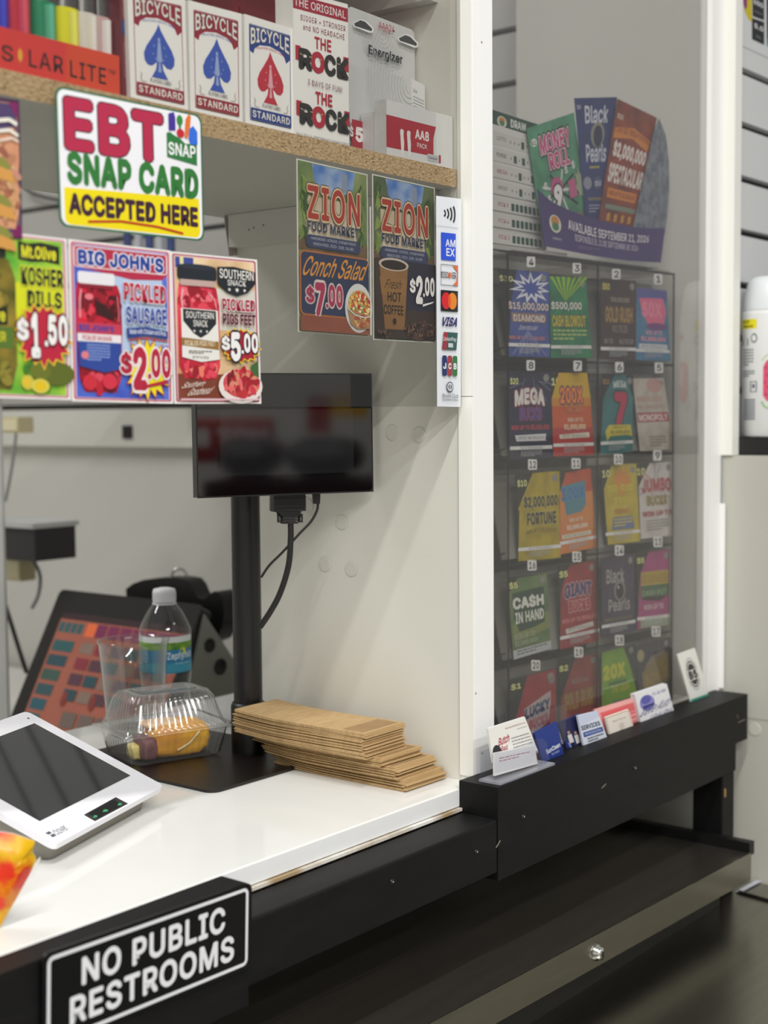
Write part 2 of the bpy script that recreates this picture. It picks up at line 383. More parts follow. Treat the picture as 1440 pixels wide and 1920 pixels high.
# sign block + sign
sb = thing('wooden_block', (.5, -.03, .93), 'raised black painted block behind the restroom sign, left end of the counter front', 'board')
xR = at(468, 1652, Y=-.0465).x
def rblock(x0, x1, y0, y1, z0, z1, r, m):
    P = [(x0, z0), (x1, z0)]
    for k in range(7):
        a = math.radians(15*k); P.append((x1-r+r*math.cos(a), z1-r+r*math.sin(a)))
    P.append((x0, z1)); q = MB(); q.prism([V((x, y1, z)) for x, z in P], V((0, y0-y1, 0)), m, False); return q
zB = at(440, 1662, Y=-.0465).z; yB = min(at(300, 1684, Z=zB).y, -.006)
rblock(-.9, xR, -.0462, yB, .9900, zB, .006, BLACKW).build('block', sb)
q = MB(); q.box((-.9, -.0466, .925), (xR-.003, -.0452, .992), BLACKW); q.build('face', sb)
SY = -.0500
sTL, sTR, sBR, sBL = quad(((70, 1790), (473, 1655), (470, 1822), (72, 1990)), Y=SY)
fTL, fTR, fBR = quad(((89, 1796), (466, 1663), (464, 1808.5)), Y=SY); fBL = fTL+(fBR-fTR)
eu = (fTR-fTL)*.02; ev = (fBL-fTL)*.05
P = Print(fTL-eu-ev, fTR+eu-ev, fBR+eu+ev, fBL-eu+ev); P.sheet(.003, mat('#0a0a0c', .22), .03)
SIG = '#d9dade'
P.frame(.0192, .0455, .9808, .9545, .013, SIG, .025)
P.text('NO PUBLIC', .165, .165, .855, .465, SIG, .026, sp=1.04); P.text('RESTROOMS', .115, .535, .905, .835, SIG, .026, sp=1.04)
o = P.build('restroom_sign'); tag(o, 'black and silver NO PUBLIC RESTROOMS plastic sign on the counter front', 'sign')
# ------------------------------------------------------------------ steel shelf and base under the rails
ya = lambda x: -.0665-.0355*(x-.99)*.9
bs = thing('steel_cabinet', (1.0, -.2, 0), 'dark stainless steel cabinet with a lipped and locked lid, below the black rails', 'cabinet')
q = MB(); q.box((-.9, -.75, .70), (1.66, .39, .778), STEEL); q.build('top', bs, bevel=.002)
q = MB(); q.box((-.9, -.74, .0), (1.65, .38, .70), STEELD); q.build('body', bs)
q = MB(); q.box((-.9, -.052, .778), (1.555, .385, .8108), mat('#141414', .5)); q.build('gasket', bs)
q = MB(); q.prism([(-.9, ya(-.9), .845), (1.565, ya(1.565), .845), (1.565, .39, .845), (-.9, .39, .845)], (0, 0, -.004), STEELD); tr = q.build('lid', bs)
q = MB(); q.prism([(-.9, ya(-.9), .8455), (-.9, ya(-.9)-.0012, .8455), (1.5665, ya(1.5665)-.0012, .8455), (1.5665, ya(1.5665), .8455)], (0, 0, -.033), STEEL); q.build('front_lip', tr)
q = MB(); q.prism([(1.5655, ya(1.565)+.0, .8415), (1.578, ya(1.578)+.0, .8415), (1.578, .39, .8415), (1.5655, .39, .8415)], (0, 0, .0155), mat('#0d0d0e', .45)); tag(q.build('end_rim', tr, bevel=.001), 'raised matt black end rim')
p = at(1118, 1786, Y=ya(1.23)-.001); q = MB()
q.lathe([(.0085, 0), (.0085, .002), (.0062, .0045), (.0062, .0065), (.003, .0075)], p, mat('#d8d8d4', .12, 1), 24, axis=(0, -1, 0))
q.box((p.x-.0006, p.y-.0084, p.z-.003), (p.x+.0006, p.y-.0072, p.z+.003), mat('#222222', .4)); tag(q.build('lock', tr), 'shiny chrome lock')
a = at(1382, 1671, Z=.7795); b = at(1460, 1693, Z=.7795)
q = MB(); q.tube([a, a.lerp(b, .5), b+(b-a)*3], .0022, STEEL, 8); q.build('joint_bead', bs)
a = at(1380, 1672, Z=.780); b = at(1417, 1652, Z=.780)
q = MB(); q.prism([a, b, b+V((.004, -.006, 0)), a+V((.004, -.006, 0))], (0, 0, .001), mat('#c9cbd6', .4)); tag(q.build('tape_strip', bs), 'short strip of pale tape')
# ================================================================== SHELF
SH = nmat('#b39468', '#d8bd92', 260, .75, det=6, contrast=.12, bump=.5, stretch=(1, 1, 2.2))
sf = thing('display_shelf', (.5, .18, 1.588), 'particleboard shelf with raw front edge carrying lighters, cards and batteries', 'shelf')
q = MB(); q.box((-.4, .0191, 1.5855), (X1-.001, .33, 1.6025), mat('#b7b5ac', .5)); q.build('board', sf)
q = MB(); q.box((-.4, .0185, 1.5855), (X1-.001, .0190, 1.6025), SH); tag(q.build('raw_edge', sf), 'raw particleboard edge showing wood chips')
# loose chips in the raw edge (fine geometry, one part)
q = MB(); rnd = random.Random(8)
for i in range(700):
    x = rnd.uniform(.55, X1-.006); z = rnd.uniform(1.5862, 1.6015); l = rnd.uniform(.0008, .003); h = rnd.uniform(.0002, .0006); a = rnd.uniform(-.5, .5)
    dx, dz = l*math.cos(a), l*math.sin(a); c = mat(rnd.choice(('#8a6b42', '#e3cba2', '#a5834f', '#c9a878', '#6d5433')), .8)
    q.add([(x, .0183, z), (x+dx, .0183, z+dz), (x+dx, .0183, z+dz+h), (x, .0183, z+h*1.6)], [(0, 1, 2, 3)], c)
q.build('wood_chip', sf, 'stuff')
q = MB(); q.box((X1-.016, .04, 1.551), (X1-.0005, .309, 1.5850), mat('#c9c8c0', .45)); tag(q.build('cleat', sf), 'white wooden cleat screwed to the divider')
for x, y in ((467, 431), (476, 427), (494, 422)):
    p = at(x, y, X=X1-.016); q = MB(); q.lathe([(.0012, 0), (.001, .0003)], p, mat('#55524c', .6), 8, axis=(-1, 0, 0)); q.build('screw', sf)
us = thing('upper_shelf', (.5, .18, 1.76), 'white upper shelf on a wall cleat at the top edge above the batteries', 'shelf')
q = MB(); q.box((-.4, .03, 1.80), (X1-.001, .33, 1.8175), mat('#d0cfc9', .5)); q.build('board', us)
q = MB(); q.box((X1-.016, .04, 1.7625), (X1-.0005, .309, 1.7995), mat('#cdccc6', .45)); q.build('cleat', us)
# ================================================================== ACRYLIC SHEETS
q = MB(); q.box((-.5, .0122, 1.3772), (X1-.0028, .0155, 2.2), ACRY); o = q.build('acrylic_sheet'); tag(o, 'clear acrylic sheet covered with posters, above the counter opening left of the post', 'screen')
q = MB(); q.box((1.1502, .0068, 1.0203), (X2-.002, .0101, 2.2), thin('hazy_acrylic_sheet', (.86, .855, .845, 1), 1.45, .015, 1.3, .022)); o = q.build('acrylic_sheet'); tag(o, 'clear acrylic sheet in front of the lottery tickets, between the two white posts', 'screen')
YF = .0112; YB = .0175
# ================================================================== POSTERS
def poster(name, pts, Y, label, c='#f2efec', th=.0003, r=0, cat='poster', group=None):
    q = quad(pts, Y=Y); P = Print(*q); P.dim = .91 if Y < .012 else 1; P.sheet(th, c, r); P.name = name; P.lab = label; P.cat = cat; P.grp = group; return P
def done(P): return tag(P.build(P.name), P.lab, P.cat, P.grp)
# -- EBT
P = poster('payment_sticker', ((103, 160), (378, 216), (383, 453), (112, 424)), YF-.0012, 'white, green and yellow benefit-card acceptance sticker with huge red letters on the clear sheet', '#2f6b4a', .0004, .05, 'sticker')
P.rect(.012, .015, .988, .985, '#f4f4f8', .045)
P.poly([(.035, .715), (.965, .665), (.97, .93), (.955, .97), (.93, .975), (.065, .98), (.04, .96), (.035, .93)], '#f5e000')
for a, b in (((.035, .715), (.965, .665)),): pass
P.text('EBT', .045, .055, .715, .44, '#b8264b', .04, out=('#23232b', .012), sp=1.02, slope=-.02)
P.text('SNAP CARD', .055, .44, .965, .685, '#2f7a35', .05, sp=1.0, slope=-.05)
P.text('ACCEPTED HERE', .06, .74, .955, .9, '#3b1c33', .045, sp=.98, slope=-.08)
P.line([(.18, .945), (.4, .915), (.65, .925), (.84, .955)], .012, '#c23018')
P.poly([(.735, .19), (.76, .18), (.79, .2), (.83, .215), (.87, .25), (.955, .235), (.955, .405), (.735, .375)], '#2c7a3c')
P.text('SNAP', .745, .255, .945, .355, '#f6f6f8', .02)
P.poly([(.75, .04), (.79, .02), (.8, .06), (.80, .16), (.75, .17)], '#43309a'); P.ell(.832, .075, .022, .04, '#2f8a3a'); P.rect(.825, .1, .84, .16, '#2f8a3a')
P.ell(.835, .175, .028, .035, '#c8202e'); P.poly([(.865, .2), (.875, .06), (.9, .01), (.915, .03), (.905, .13), (.885, .21)], '#e8742a'); P.poly([(.895, .21), (.9, .13), (.93, .1), (.96, .14), (.96, .24), (.91, .25)], '#2f6fe0')
done(P)
# -- card brands strip
P = poster('card_brand_strip', ((818, 367), (865, 373), (864, 763), (820, 762)), YF-.0006, 'tall white strip sticker of card brand logos beside the white post', '#eef2f8', .0003, 0, 'sticker')
for i, (u, h) in enumerate(((.30, .032), (.42, .048), (.54, .066), (.66, .086))):
    pts = [(u+.12*math.cos(t)-.06, .078+h*.5*math.sin(t)) for t in [math.radians(-60+20*k) for k in range(7)]]
    P.line(pts, .055, '#15171c')
P.line([(.0, .140), (.85, .141)], .01, '#c5c8cf')
P.rect(.16, .17, .75, .30, '#2555e0'); P.text('AM', .33, .20, .73, .235, '#f2f5ff', .02); P.text('EX', .36, .242, .70, .28, '#f2f5ff', .02)
P.frame(.14, .32, .84, .42, .015, '#8a8a8a'); P.poly([(.62, .323), (.83, .323), (.83, .417), (.62, .417), (.78, .395), (.80, .35)], '#e8703a')
P.text('DISC', .155, .355, .43, .385, '#1c1c20', .01); P.ell(.485, .37, .055, .014, '#e8642a'); P.text('VER', .54, .355, .75, .385, '#1c1c20', .01)
P.rect(.13, .443, .83, .543, '#101012'); P.ell(.34, .493, .18, .04, '#e01e2c'); P.ell(.60, .493, .18, .04, '#f08a1e'); P.ell(.475, .493, .06, .03, '#ec5a24')
P.text('VISA', .16, .57, .82, .615, '#28286e', .03, shear=.15)
P.poly([(.24, .643), (.82, .643), (.76, .727), (.16, .727)], '#2f5a58'); P.poly([(.24, .643), (.40, .643), (.34, .727), (.16, .727)], '#a33040'); P.text('UnionPay', .22, .665, .76, .69, '#e8e8ea', .01); P.lines(.42, .695, .72, .72, 1, '#e8e8ea', .8)
for i, (c, chh) in enumerate((('#23306e', 'J'), ('#a83a44', 'C'), ('#2e7a3c', 'B'))):
    u = .17+.215*i; P.rect(u, .755, u+.19, .852, c, .05); P.text(chh, u+.03, .79, u+.16, .82, '#f0f2f6', .04)
P.ell(.48, .905, .14, .025, '#2a3350'); P.ell(.48, .905, .115, .020, '#eef2f8'); P.ell(.48, .905, .07, .015, '#2a3350'); P.rect(.46, .888, .50, .922, '#eef2f8')
P.text('Diners Club', .17, .938, .83, .958, '#3a3f50', 0); P.text('INTERNATIONAL', .17, .962, .83, .972, '#3a3f50', 0)
done(P)
# -- jar posters
def burst(P, cu, cv, ru, rv, c1, c2, n=18, inner=.78):
    P.star(cu, cv, ru*1.09, rv*1.09, c1, n, inner); P.star(cu, cv, ru, rv, c2, n, inner)
def price(P, t, u0, v0, u1, v1, c, oc, ac='#1b1420'):
    """$ small, first digit large, cents smaller"""
    w = u1-u0
    for txt, a, b, y0, y1 in (('$', 0, .23, .12, .68), (t[0], .27 if t[0] == '1' else .24, .45 if t[0] == '1' else .52, 0, 1), ('.', .53, .60, .60, .74), (t[2:], .60, 1, .02, .70)):
        P.text(txt, u0+w*a, v0+(v1-v0)*y0, u0+w*b, v0+(v1-v0)*y1, c, .045, out=[(oc, .045)] if oc else None, sp=1.05)
def framep(P, c='#c03a52'):
    P.rect(.02, .012, .98, .988, c, .02); P.rect(.035, .02, .965, .98, '#e9c3cc', .018)
# Olive
P = poster('pickle_poster', ((-80, 424), (125, 448), (133, 750), (-72, 744)), YF-.0002, 'green and yellow kosher dills pickle poster on the clear sheet, leftmost of the jar posters')
framep(P, '#c46a78'); P.rect(.045, .025, .955, .975, nmat('#4c9a2e', '#a8c83a', 30, .45))
P.poly([(.47, .3), (.955, .26), (.955, .62), (.5, .6)], '#d9de1e')
P.rect(.08, .04, .44, .12, '#d8d22a', .02); P.rect(.06, .10, .42, .16, '#23281a', .02); P.poly([(.05, .16), (.44, .16), (.5, .28), (.5, .8), (.44, .95), (.05, .95)], nmat('#4a4a1c', '#8d7a2c', 40, .3))
P.rect(.05, .44, .42, .56, '#1f2417', .01); P.text('Mt.Olive', -.1+.16, .46, .40, .54, '#e2de2a', .02); P.rect(.05, .57, .47, .70, '#57752a', .01); P.text('KOSHER', .1, .60, .40, .66, '#d8d22a', .02)
P.poly([(.53, .045), (.62, .055), (.75, .04), (.92, .055), (.92, .165), (.78, .155), (.65, .165), (.53, .155)], '#20251c'); P.text('Mt.Olive', .56, .065, .89, .145, '#e2de2a', .035)
P.text('KOSHER', .55, .195, .95, .31, '#1c2a1c', .035, out=('#dfe23a', .05), slope=.02); P.text('DILLS', .60, .335, .93, .44, '#1c2a1c', .035, out=('#dfe23a', .05))
P.scatter(.25, .36, .17, .13, 30, ['#7c7024', '#a08a34', '#5c5a1c', '#b89c3c'], .035, 3); P.scatter(.26, .85, .17, .09, 24, ['#6c6a20', '#8f8430', '#4f5018'], .035, 4); P.line([(.12, .3), (.10, .6), (.12, .85)], .012, '#c9d0a8'); P.scatter(.75, .85, .2, .1, 26, ['#3f7a24', '#55922c', '#2f5f1c'], .03, 5)
for cu, cv, a, b, c in ((.86, .84, .17, .075, '#5f6a20'), (.70, .83, .10, .05, '#6c7424'), (.58, .90, .06, .045, '#cfc34a'), (.70, .92, .085, .045, '#d8cd52'), (.70, .92, .055, .03, '#e6c21c'), (.57, .90, .035, .03, '#e2c030')): P.ell(cu, cv, a, b, c)
burst(P, .74, .61, .26, .19, '#e8c23a', '#bf1f3c'); price(P, '1.50', .49, .47, .97, .75, '#f6f4f2', '#5a1020')
done(P)
# Big John's
P = poster('sausage_poster', ((128, 448), (320, 470), (325, 757), (135, 752)), YF-.0002, 'blue and red pickled sausage poster, middle one of the jar posters')
framep(P); P.rect(.045, .025, .955, .975, nmat('#3345a8', '#5a78d0', 25, .45)); P.poly([(.3, .2), (.9, .2), (.955, .5), (.955, .62), (.42, .72), (.42, .3)], '#b9cdea')
P.poly([(.045, .03), (.955, .03), (.955, .17), (.9, .2), (.6, .215), (.3, .185), (.045, .16)], '#b92a48'); P.frame(.045, .03, .955, .165, .008, '#f0dfe4', .03)
P.text("BIG JOHN'S", .08, .055, .92, .15, '#27419a', .05, out=('#f4f2f6', .045), slope=.04)
P.poly([(.075, .24), (.45, .26), (.48, .32), (.49, .55), (.47, .85), (.42, .94), (.12, .94), (.07, .85), (.05, .55), (.055, .32)], nmat('#7d1220', '#d8243c', 22, .3))
P.scatter(.27, .40, .19, .11, 46, ['#7c0f20', '#c41c34', '#e0384c', '#4c0c14', '#a01428'], .032, 6, 1.8); P.scatter(.27, .87, .18, .055, 30, ['#7c0f20', '#c41c34', '#5a0e18', '#e0485a'], .03, 7, 1.6); P.line([(.10, .30), (.085, .38), (.085, .48)], .014, '#f0a0ac'); P.line([(.44, .33), (.455, .42), (.45, .49)], .008, '#e88494')
P.rect(.07, .19, .42, .265, '#eceaf0', .02); P.rect(.09, .265, .40, .29, '#8f2030')
P.poly([(.22, .36), (.33, .39), (.42, .49), (.24, .45)], '#3a1418'); P.ell(.17, .345, .04, .02, '#ef7a88')
P.rect(.055, .505, .47, .575, '#c83a52'); P.text("BIG JOHN'S", .07, .52, .40, .56, '#2a3f98', .04); P.rect(.055, .575, .47, .625, '#efe8ec'); P.text('PICKLED SAUSAGE', .10, .585, .38, .615, '#c02440', .02)
P.poly([(.055, .625), (.47, .625), (.46, .79), (.3, .815), (.07, .78)], '#2b479c'); P.lines(.14, .64, .36, .75, 6, '#8fa6de'); P.ell(.12, .71, .035, .025, '#e2808a')
P.ell(.16, .88, .07, .05, '#d02a3c'); P.ell(.35, .87, .07, .05, '#d8304a')
P.text('PICKLED', .50, .235, .93, .355, '#c02440', .035, out=[('#30306e', .05), ('#f0eef4', .03)][1:], slope=.03); P.text('SAUSAGE', .52, .385, .93, .495, '#2f479c', .035, out=('#e6e8f4', .03), slope=.03)
P.poly([(.52, .525), (.72, .51), (.94, .53), (.94, .58), (.72, .565), (.53, .59)], '#24418c'); P.text('Made with Chicken and Pork', .55, .53, .92, .562, '#e8eaf4', .01, arch=.2)
P.line([(.54, .6), (.72, .58), (.94, .595)], .01, '#b92a48')
burst(P, .72, .78, .24, .20, '#b92a48', '#f2e012', 18, .68); price(P, '2.00', .45, .64, .96, .92, '#b81f3c', '#f4e8ea')
P.poly([(.69, .885), (.92, .845), (.92, .87), (.69, .905)], '#b81f3c'); done(P)
# Southern
P = poster('pigs_feet_poster', ((319, 471), (482, 487), (490, 757), (327, 757)), YF-.0002, 'pickled pigs feet jar poster with a red price burst, rightmost of the jar posters')
framep(P, '#a8344a'); P.rect(.045, .025, .955, .975, nmat('#b98a5c', '#e0c8a2', 20, .45)); P.rect(.5, .22, .955, .5, '#dcd8cc')
P.rect(.045, .8, .955, .975, nmat('#6b3120', '#8a4630', 14, .5)); P.rect(.05, .03, .25, .1, '#3c4a9a'); P.rect(.1, .03, .14, .1, '#e8dfa0')
P.poly([(.08, .2), (.5, .22), (.53, .34), (.52, .75), (.47, .83), (.12, .83), (.06, .75), (.055, .34)], nmat('#a81c30', '#ee4a5e', 18, .3))
P.scatter(.28, .30, .20, .065, 50, ['#c02034', '#e8465a', '#f2707c', '#9a1626', '#d63448'], .034, 8, 1.5); P.scatter(.28, .77, .19, .055, 44, ['#c02034', '#e8465a', '#f2806c', '#9a1626'], .034, 9, 1.5); P.line([(.12, .24), (.10, .30), (.11, .36)], .012, '#f6c4cc'); P.line([(.40, .25), (.47, .30), (.49, .36)], .008, '#f2b4bc')
P.rect(.06, .085, .50, .175, '#20262e', .03); P.ell(.28, .088, .215, .018, '#2c333c'); P.rect(.09, .175, .48, .215, '#c7a9a2')
P.poly([(.09, .365), (.50, .37), (.51, .7), (.3, .72), (.09, .69)], '#efece6'); P.poly([(.11, .37), (.48, .375), (.48, .46), (.38, .53), (.30, .56), (.22, .53), (.11, .45)], '#22272c')
P.text('SOUTHERN', .14, .385, .455, .43, '#eceae4', .01); P.text('SNACK', .22, .44, .38, .485, '#eceae4', .01)
for u in (.23, .30, .37): P.star(u, .515, .016, .011, '#eceae4', 5, .45, 0)
P.poly([(.08, .56), (.50, .58), (.50, .635), (.08, .61)], '#9a7234'); P.text('PICKLED PIGS FEET', .12, .578, .46, .612, '#f0e6cc', .01); P.lines(.16, .645, .42, .67, 2, '#555555'); P.text('NET WT 9oz (255g)', .2, .68, .38, .70, '#333333', 0)
pass
P.poly([(.505, .075), (.70, .065), (.955, .09), (.955, .17), (.86, .235), (.73, .265), (.62, .245), (.505, .19)], '#1f242a'); P.text('SOUTHERN', .53, .085, .935, .15, '#eceae4', .015, slope=.05); P.text('SNACK', .62, .155, .84, .195, '#eceae4', .01)
for u, k in ((.64, .02), (.73, .026), (.82, .02)): P.star(u, .222, k, k*.7, '#eceae4', 5, .45, 0)
P.text('PICKLED', .55, .285, .94, .365, '#a81f3a', .03, out=('#f0dcdc', .045)); P.text('PIGS FEET', .55, .385, .94, .46, '#23262c', .03, out=('#e8a0a8', .03))
P.ell(.74, .88, .26, .12, '#ece4de'); P.ell(.75, .86, .22, .10, nmat('#a8202c', '#e8606a', 45, .3)); P.poly([(.86, .74), (.955, .7), (.955, .85), (.9, .86)], '#3f6a34')
P.poly([(.74, .84), (.8, .84), (.77, .95)], '#e07a58'); P.scatter(.75, .86, .20, .085, 70, ['#a81c2c', '#d83c48', '#ec6a6c', '#7c1420', '#c43038', '#e08a70'], .026, 10, 1.7)
burst(P, .75, .60, .23, .115, '#f0d21e', '#ad1f34', 18, .80); price(P, '5.00', .52, .51, .95, .71, '#f6f4f4', '#1c1216')
P.text('Southern', .09, .85, .30, .89, '#f2e9dc', 0, shear=.3, slope=-.4); P.text('Goodness!', .15, .89, .38, .94, '#f2e9dc', 0, shear=.3, slope=-.3); P.rect(.045, .965, .955, .975, '#e9c3cc'); done(P)
# sandwich poster at the left edge
P = poster('sandwich_poster', ((-150, 160), (36, 188), (42, 449), (-150, 430)), YF-.001, 'dark purple poster of grilled sandwiches at the left frame edge', '#3c2440')
P.rect(.02, .02, .98, .98, nmat('#4a3c66', '#3a2c50', 20)); P.frame(.03, .03, .97, .97, .006, '#d08a4a'); P.rect(.9, .9, .99, .99, '#7a1c5a'); P.poly([(.88, .02), (.985, .02), (.985, .14), (.94, .1)], '#7a1c5a')
P.poly([(.2, .3), (.6, .26), (.93, .2), (.985, .3), (.985, .45), (.96, .62), (.985, .74), (.93, .93), (.3, .93)], nmat('#b5785c', '#cf9a72', 26, .5))
P.scatter(.78, .60, .2, .30, 120, ['#b8805c', '#cf9a6c', '#a86a4c', '#d8ac80', '#9c5c48', '#c88a78'], .028, 15, 2.2)
for v in (.0, .30, .55): P.poly([(.5, .36+v*.9), (.84, .44+v*.9), (.9, .50+v*.9), (.84, .51+v*.9), (.5, .42+v*.9)], '#8a8a3e'); P.poly([(.5, .43+v*.9), (.9, .52+v*.9), (.93, .60+v*.9), (.6, .56+v*.9)], '#d49a4c')
P.line([(.55, .22), (.75, .17), (.88, .15), (.96, .18)], .035, '#ece9dc'); P.line([(.55, .27), (.75, .245), (.88, .225), (.97, .26)], .03, '#ece9dc'); P.line([(.55, .31), (.78, .31), (.9, .28), (.97, .3)], .02, '#e8d8cc')
done(P)
# -- market posters (behind the sheet)
def market(P, coffee):
    P.rect(.012, .006, .988, .994, nmat('#5d7846' if not coffee else '#4a5c3c', '#93a268' if not coffee else '#6c7a54', 40))
    P.poly([(.2, .01), (.82, .01), (.78, .12), (.5, .2), (.25, .12)], nmat('#3f74c4', '#b9cfe4', 30)); P.rect(.62, .03, .70, .14, '#8e9cb2')
    P.poly([(.12, .2), (.86, .2), (.82, .52), (.12, .52)], nmat('#cdbb9e', '#ded2bd', 25)); P.rect(.012, .44, .988, .52, nmat('#5d4a38', '#8c7452', 30))
    for k in range(26):
        r = random.Random(k+100*coffee); left = k % 2; u = (.06 if left else .9); v = r.uniform(.03, .4)
        P.poly([(u, v), (u+r.uniform(-.05, .05), v+.09), (u+(.10 if left else -.08)*r.random(), v+r.uniform(.02, .06))], r.choice(('#4f6d33', '#7c9448', '#3d5a2c', '#8fa352')))
    P.text('ZION', .13, .135, .87, .335, '#b8402e', .02, out=[('#3a2420', .045), ('#e6cfa8', .03)], sp=1.1)
    P.text('ZION', .13, .135, .87, .335, '#b23c2c', .02, sp=1.1)
    P.text('FOOD MARKET', .12, .345, .85, .405, '#28324e', .03, out=('#cfc9c2', .02), sp=1.05)
    P.rect(.1, .425, .87, .50, '#3a4468', .05); P.text('HAMBURGERS . HOTDOGS . CHICKEN WINGS', .17, .437, .80, .453, '#c8ccd8', .0); P.text('FRENCH FRIES . PIZZA . SUBS . SALADS', .20, .468, .77, .485, '#c8ccd8', .0)
P = poster('market_poster', ((556, 297), (689, 327), (691, 632), (559, 622)), YB, 'food market poster offering conch salad for $7.00, behind the clear sheet'); market(P, 0)
P.rect(.012, .52, .988, .90, '#c07440', .06); P.rect(.03, .53, .988, .89, '#303a5c', .05)
P.text('Conch Salad', .08, .545, .94, .665, '#e8a038', .01, shear=.12, slope=-.08)
price(P, '7.00', .09, .70, .60, .90, '#b8345c', '#ecdcdc')
P.rect(.012, .90, .988, .99, nmat('#7c4030', '#8a5038', 20)); P.ell(.83, .83, .20, .15, '#c6c8c4'); P.ell(.84, .82, .17, .10, '#b89850'); P.scatter(.84, .82, .155, .09, 150, ['#d8c070', '#c03a34', '#e0b050', '#d06038', '#8c9a4c', '#ece0a8', '#b02c30'], .016, 11, 1.2); P.poly([(.66, .84), (.988, .87), (.988, .95), (.8, .96), (.7, .93)], '#a07850'); P.scatter(.86, .91, .12, .035, 60, ['#c8a860', '#a84038', '#b08048', '#8c5a3c'], .016, 12, 1.2); P.line([(.65, .80), (.66, .84), (.76, .875), (.9, .885), (.985, .875)], .01, '#d0d2cc')
P.rect(.985, .2, 1, .99, '#e6e4e0'); done(P)
P = poster('market_poster', ((698, 326), (815, 352), (816, 643), (700, 637)), YB, 'food market poster offering fresh hot coffee for $2.00, right of the salad poster'); market(P, 1)
P.rect(.012, .50, .988, .985, nmat('#3a2c26', '#4c3e36', 12)); P.rect(.5, .5, .988, .8, '#302c3a'); P.ell(.72, .68, .22, .13, '#2c2c44')
P.poly([(.08, .53), (.53, .53), (.47, .93), (.16, .93)], nmat('#8c6236', '#a57a48', 14)); P.ell(.305, .53, .235, .04, '#d8cabc'); P.ell(.305, .533, .20, .03, '#32221a')
P.poly([(.08, .61), (.52, .61), (.49, .72), (.11, .72)], '#a07440'); P.text('Fresh', .18, .625, .42, .68, '#2a2018', .0, shear=.2); P.text('HOT', .2, .70, .42, .76, '#2a2018', .02); P.text('COFFEE', .14, .78, .45, .84, '#2a2018', .02); P.ell(.31, .88, .03, .02, '#2a2018')
P.ell(.72, .93, .26, .06, nmat('#2a1a14', '#5c4236', 140, .5, contrast=.05)); P.scatter(.72, .92, .26, .055, 130, ['#3a261c', '#5c4438', '#241610', '#6c5040'], .012, 13, 1.5); P.scatter(.14, .96, .12, .025, 40, ['#3a261c', '#5c4438', '#241610'], .012, 14, 1.5)
price(P, '2.00', .54, .58, .95, .76, '#e2e0de', None); P.poly([(.75, .76), (.95, .735), (.9, .75), (.75, .775)], '#e2e0de'); done(P)
# ================================================================== GOODS ON THE SHELF
SZ = 1.6027
def cardbox(pts, c1, c2, label):
    q = quad(pts, Y=.03)
    for k in (2, 3): q[k].z = SZ
    root, P = carton(q, .017, '#f2f1ee', 'playing_card_box', label, 'card box', 'playing card boxes on the shelf')
    P.frame(.09, .07, .93, .93, .012, c1, .02)
    P.poly([(.10, .08), (.92, .08), (.92, .30), (.84, .34), (.80, .29), (.72, .25), (.5, .225), (.3, .24), (.2, .28), (.17, .33), (.10, .31)], c1)
    P.text('BICYCLE', .12, .10, .90, .215, '#f3f0ea', .02, out=('#23161c', .02), arch=.15, sp=1.05, warp=lambda a, b: (a, b*(1+.35*abs(2*a-1)**2)))
    P.text('TRUSTED SINCE 1885', .22, .265, .80, .285, c2, .0, arch=1.2)
    # spade
    hp_ = [(0, .275), (.035, .335), (.10, .41), (.17, .485), (.205, .55), (.195, .61), (.155, .645), (.10, .645), (.035, .605), (.05, .67), (.11, .745), (0, .745)]
    P.poly([(.51+u*1.3, v) for u, v in hp_]+[(.51-u*1.3, v) for u, v in reversed(hp_[1:-1])], c2)
    lt = '#9fb4e4' if c2 < '#7' else '#ecb0ba'
    P.ell(.51, .41, .022, .018, lt); P.poly([(.49, .43), (.53, .43), (.56, .60), (.46, .60)], lt); P.poly([(.5, .6), (.52, .6), (.54, .69), (.48, .69)], lt)
    for u, v in ((.42, .47), (.60, .47), (.40, .54), (.62, .54), (.44, .58), (.58, .58)): P.star(u, v, .014, .011, lt, 5, .45, 0)
    P.text('PLAYING CARDS', .34, .755, .70, .79, '#4c4a40', .0)
    for u, s_ in ((.17, 1), (.86, -1)): P.line([(u, .72), (u+.03*s_, .75), (u, .77), (u+.03*s_, .80), (u+.1*s_, .80)], .008, '#9a8f6a')
    P.rect(.10, .815, .92, .92, c1); P.text('STANDARD', .13, .835, .89, .90, '#f3f0ea', .02, sp=1.1)
    P.build('printed_front', root)
RED, BLU = '#9c1e34', '#23408f'
cardbox(((238, -27), (347, -3), (353, 197), (245, 173)), RED, '#3a5cc0', 'red and white card box with a blue spade, leftmost, beside the lighters')
cardbox(((353, 0), (453, 26), (455, 222), (357, 200)), RED, '#3a5cc1', 'red and white card box with a blue spade, middle of the three')
cardbox(((458, 26), (550, 54), (552, 247), (460, 222)), BLU, '#c8283e', 'blue and white card box with a red spade, rightmost of the three')
# boxes behind the cards
q4 = quad(((225, -30), (240, -27), (240, 165), (225, 163)), Y=.06)
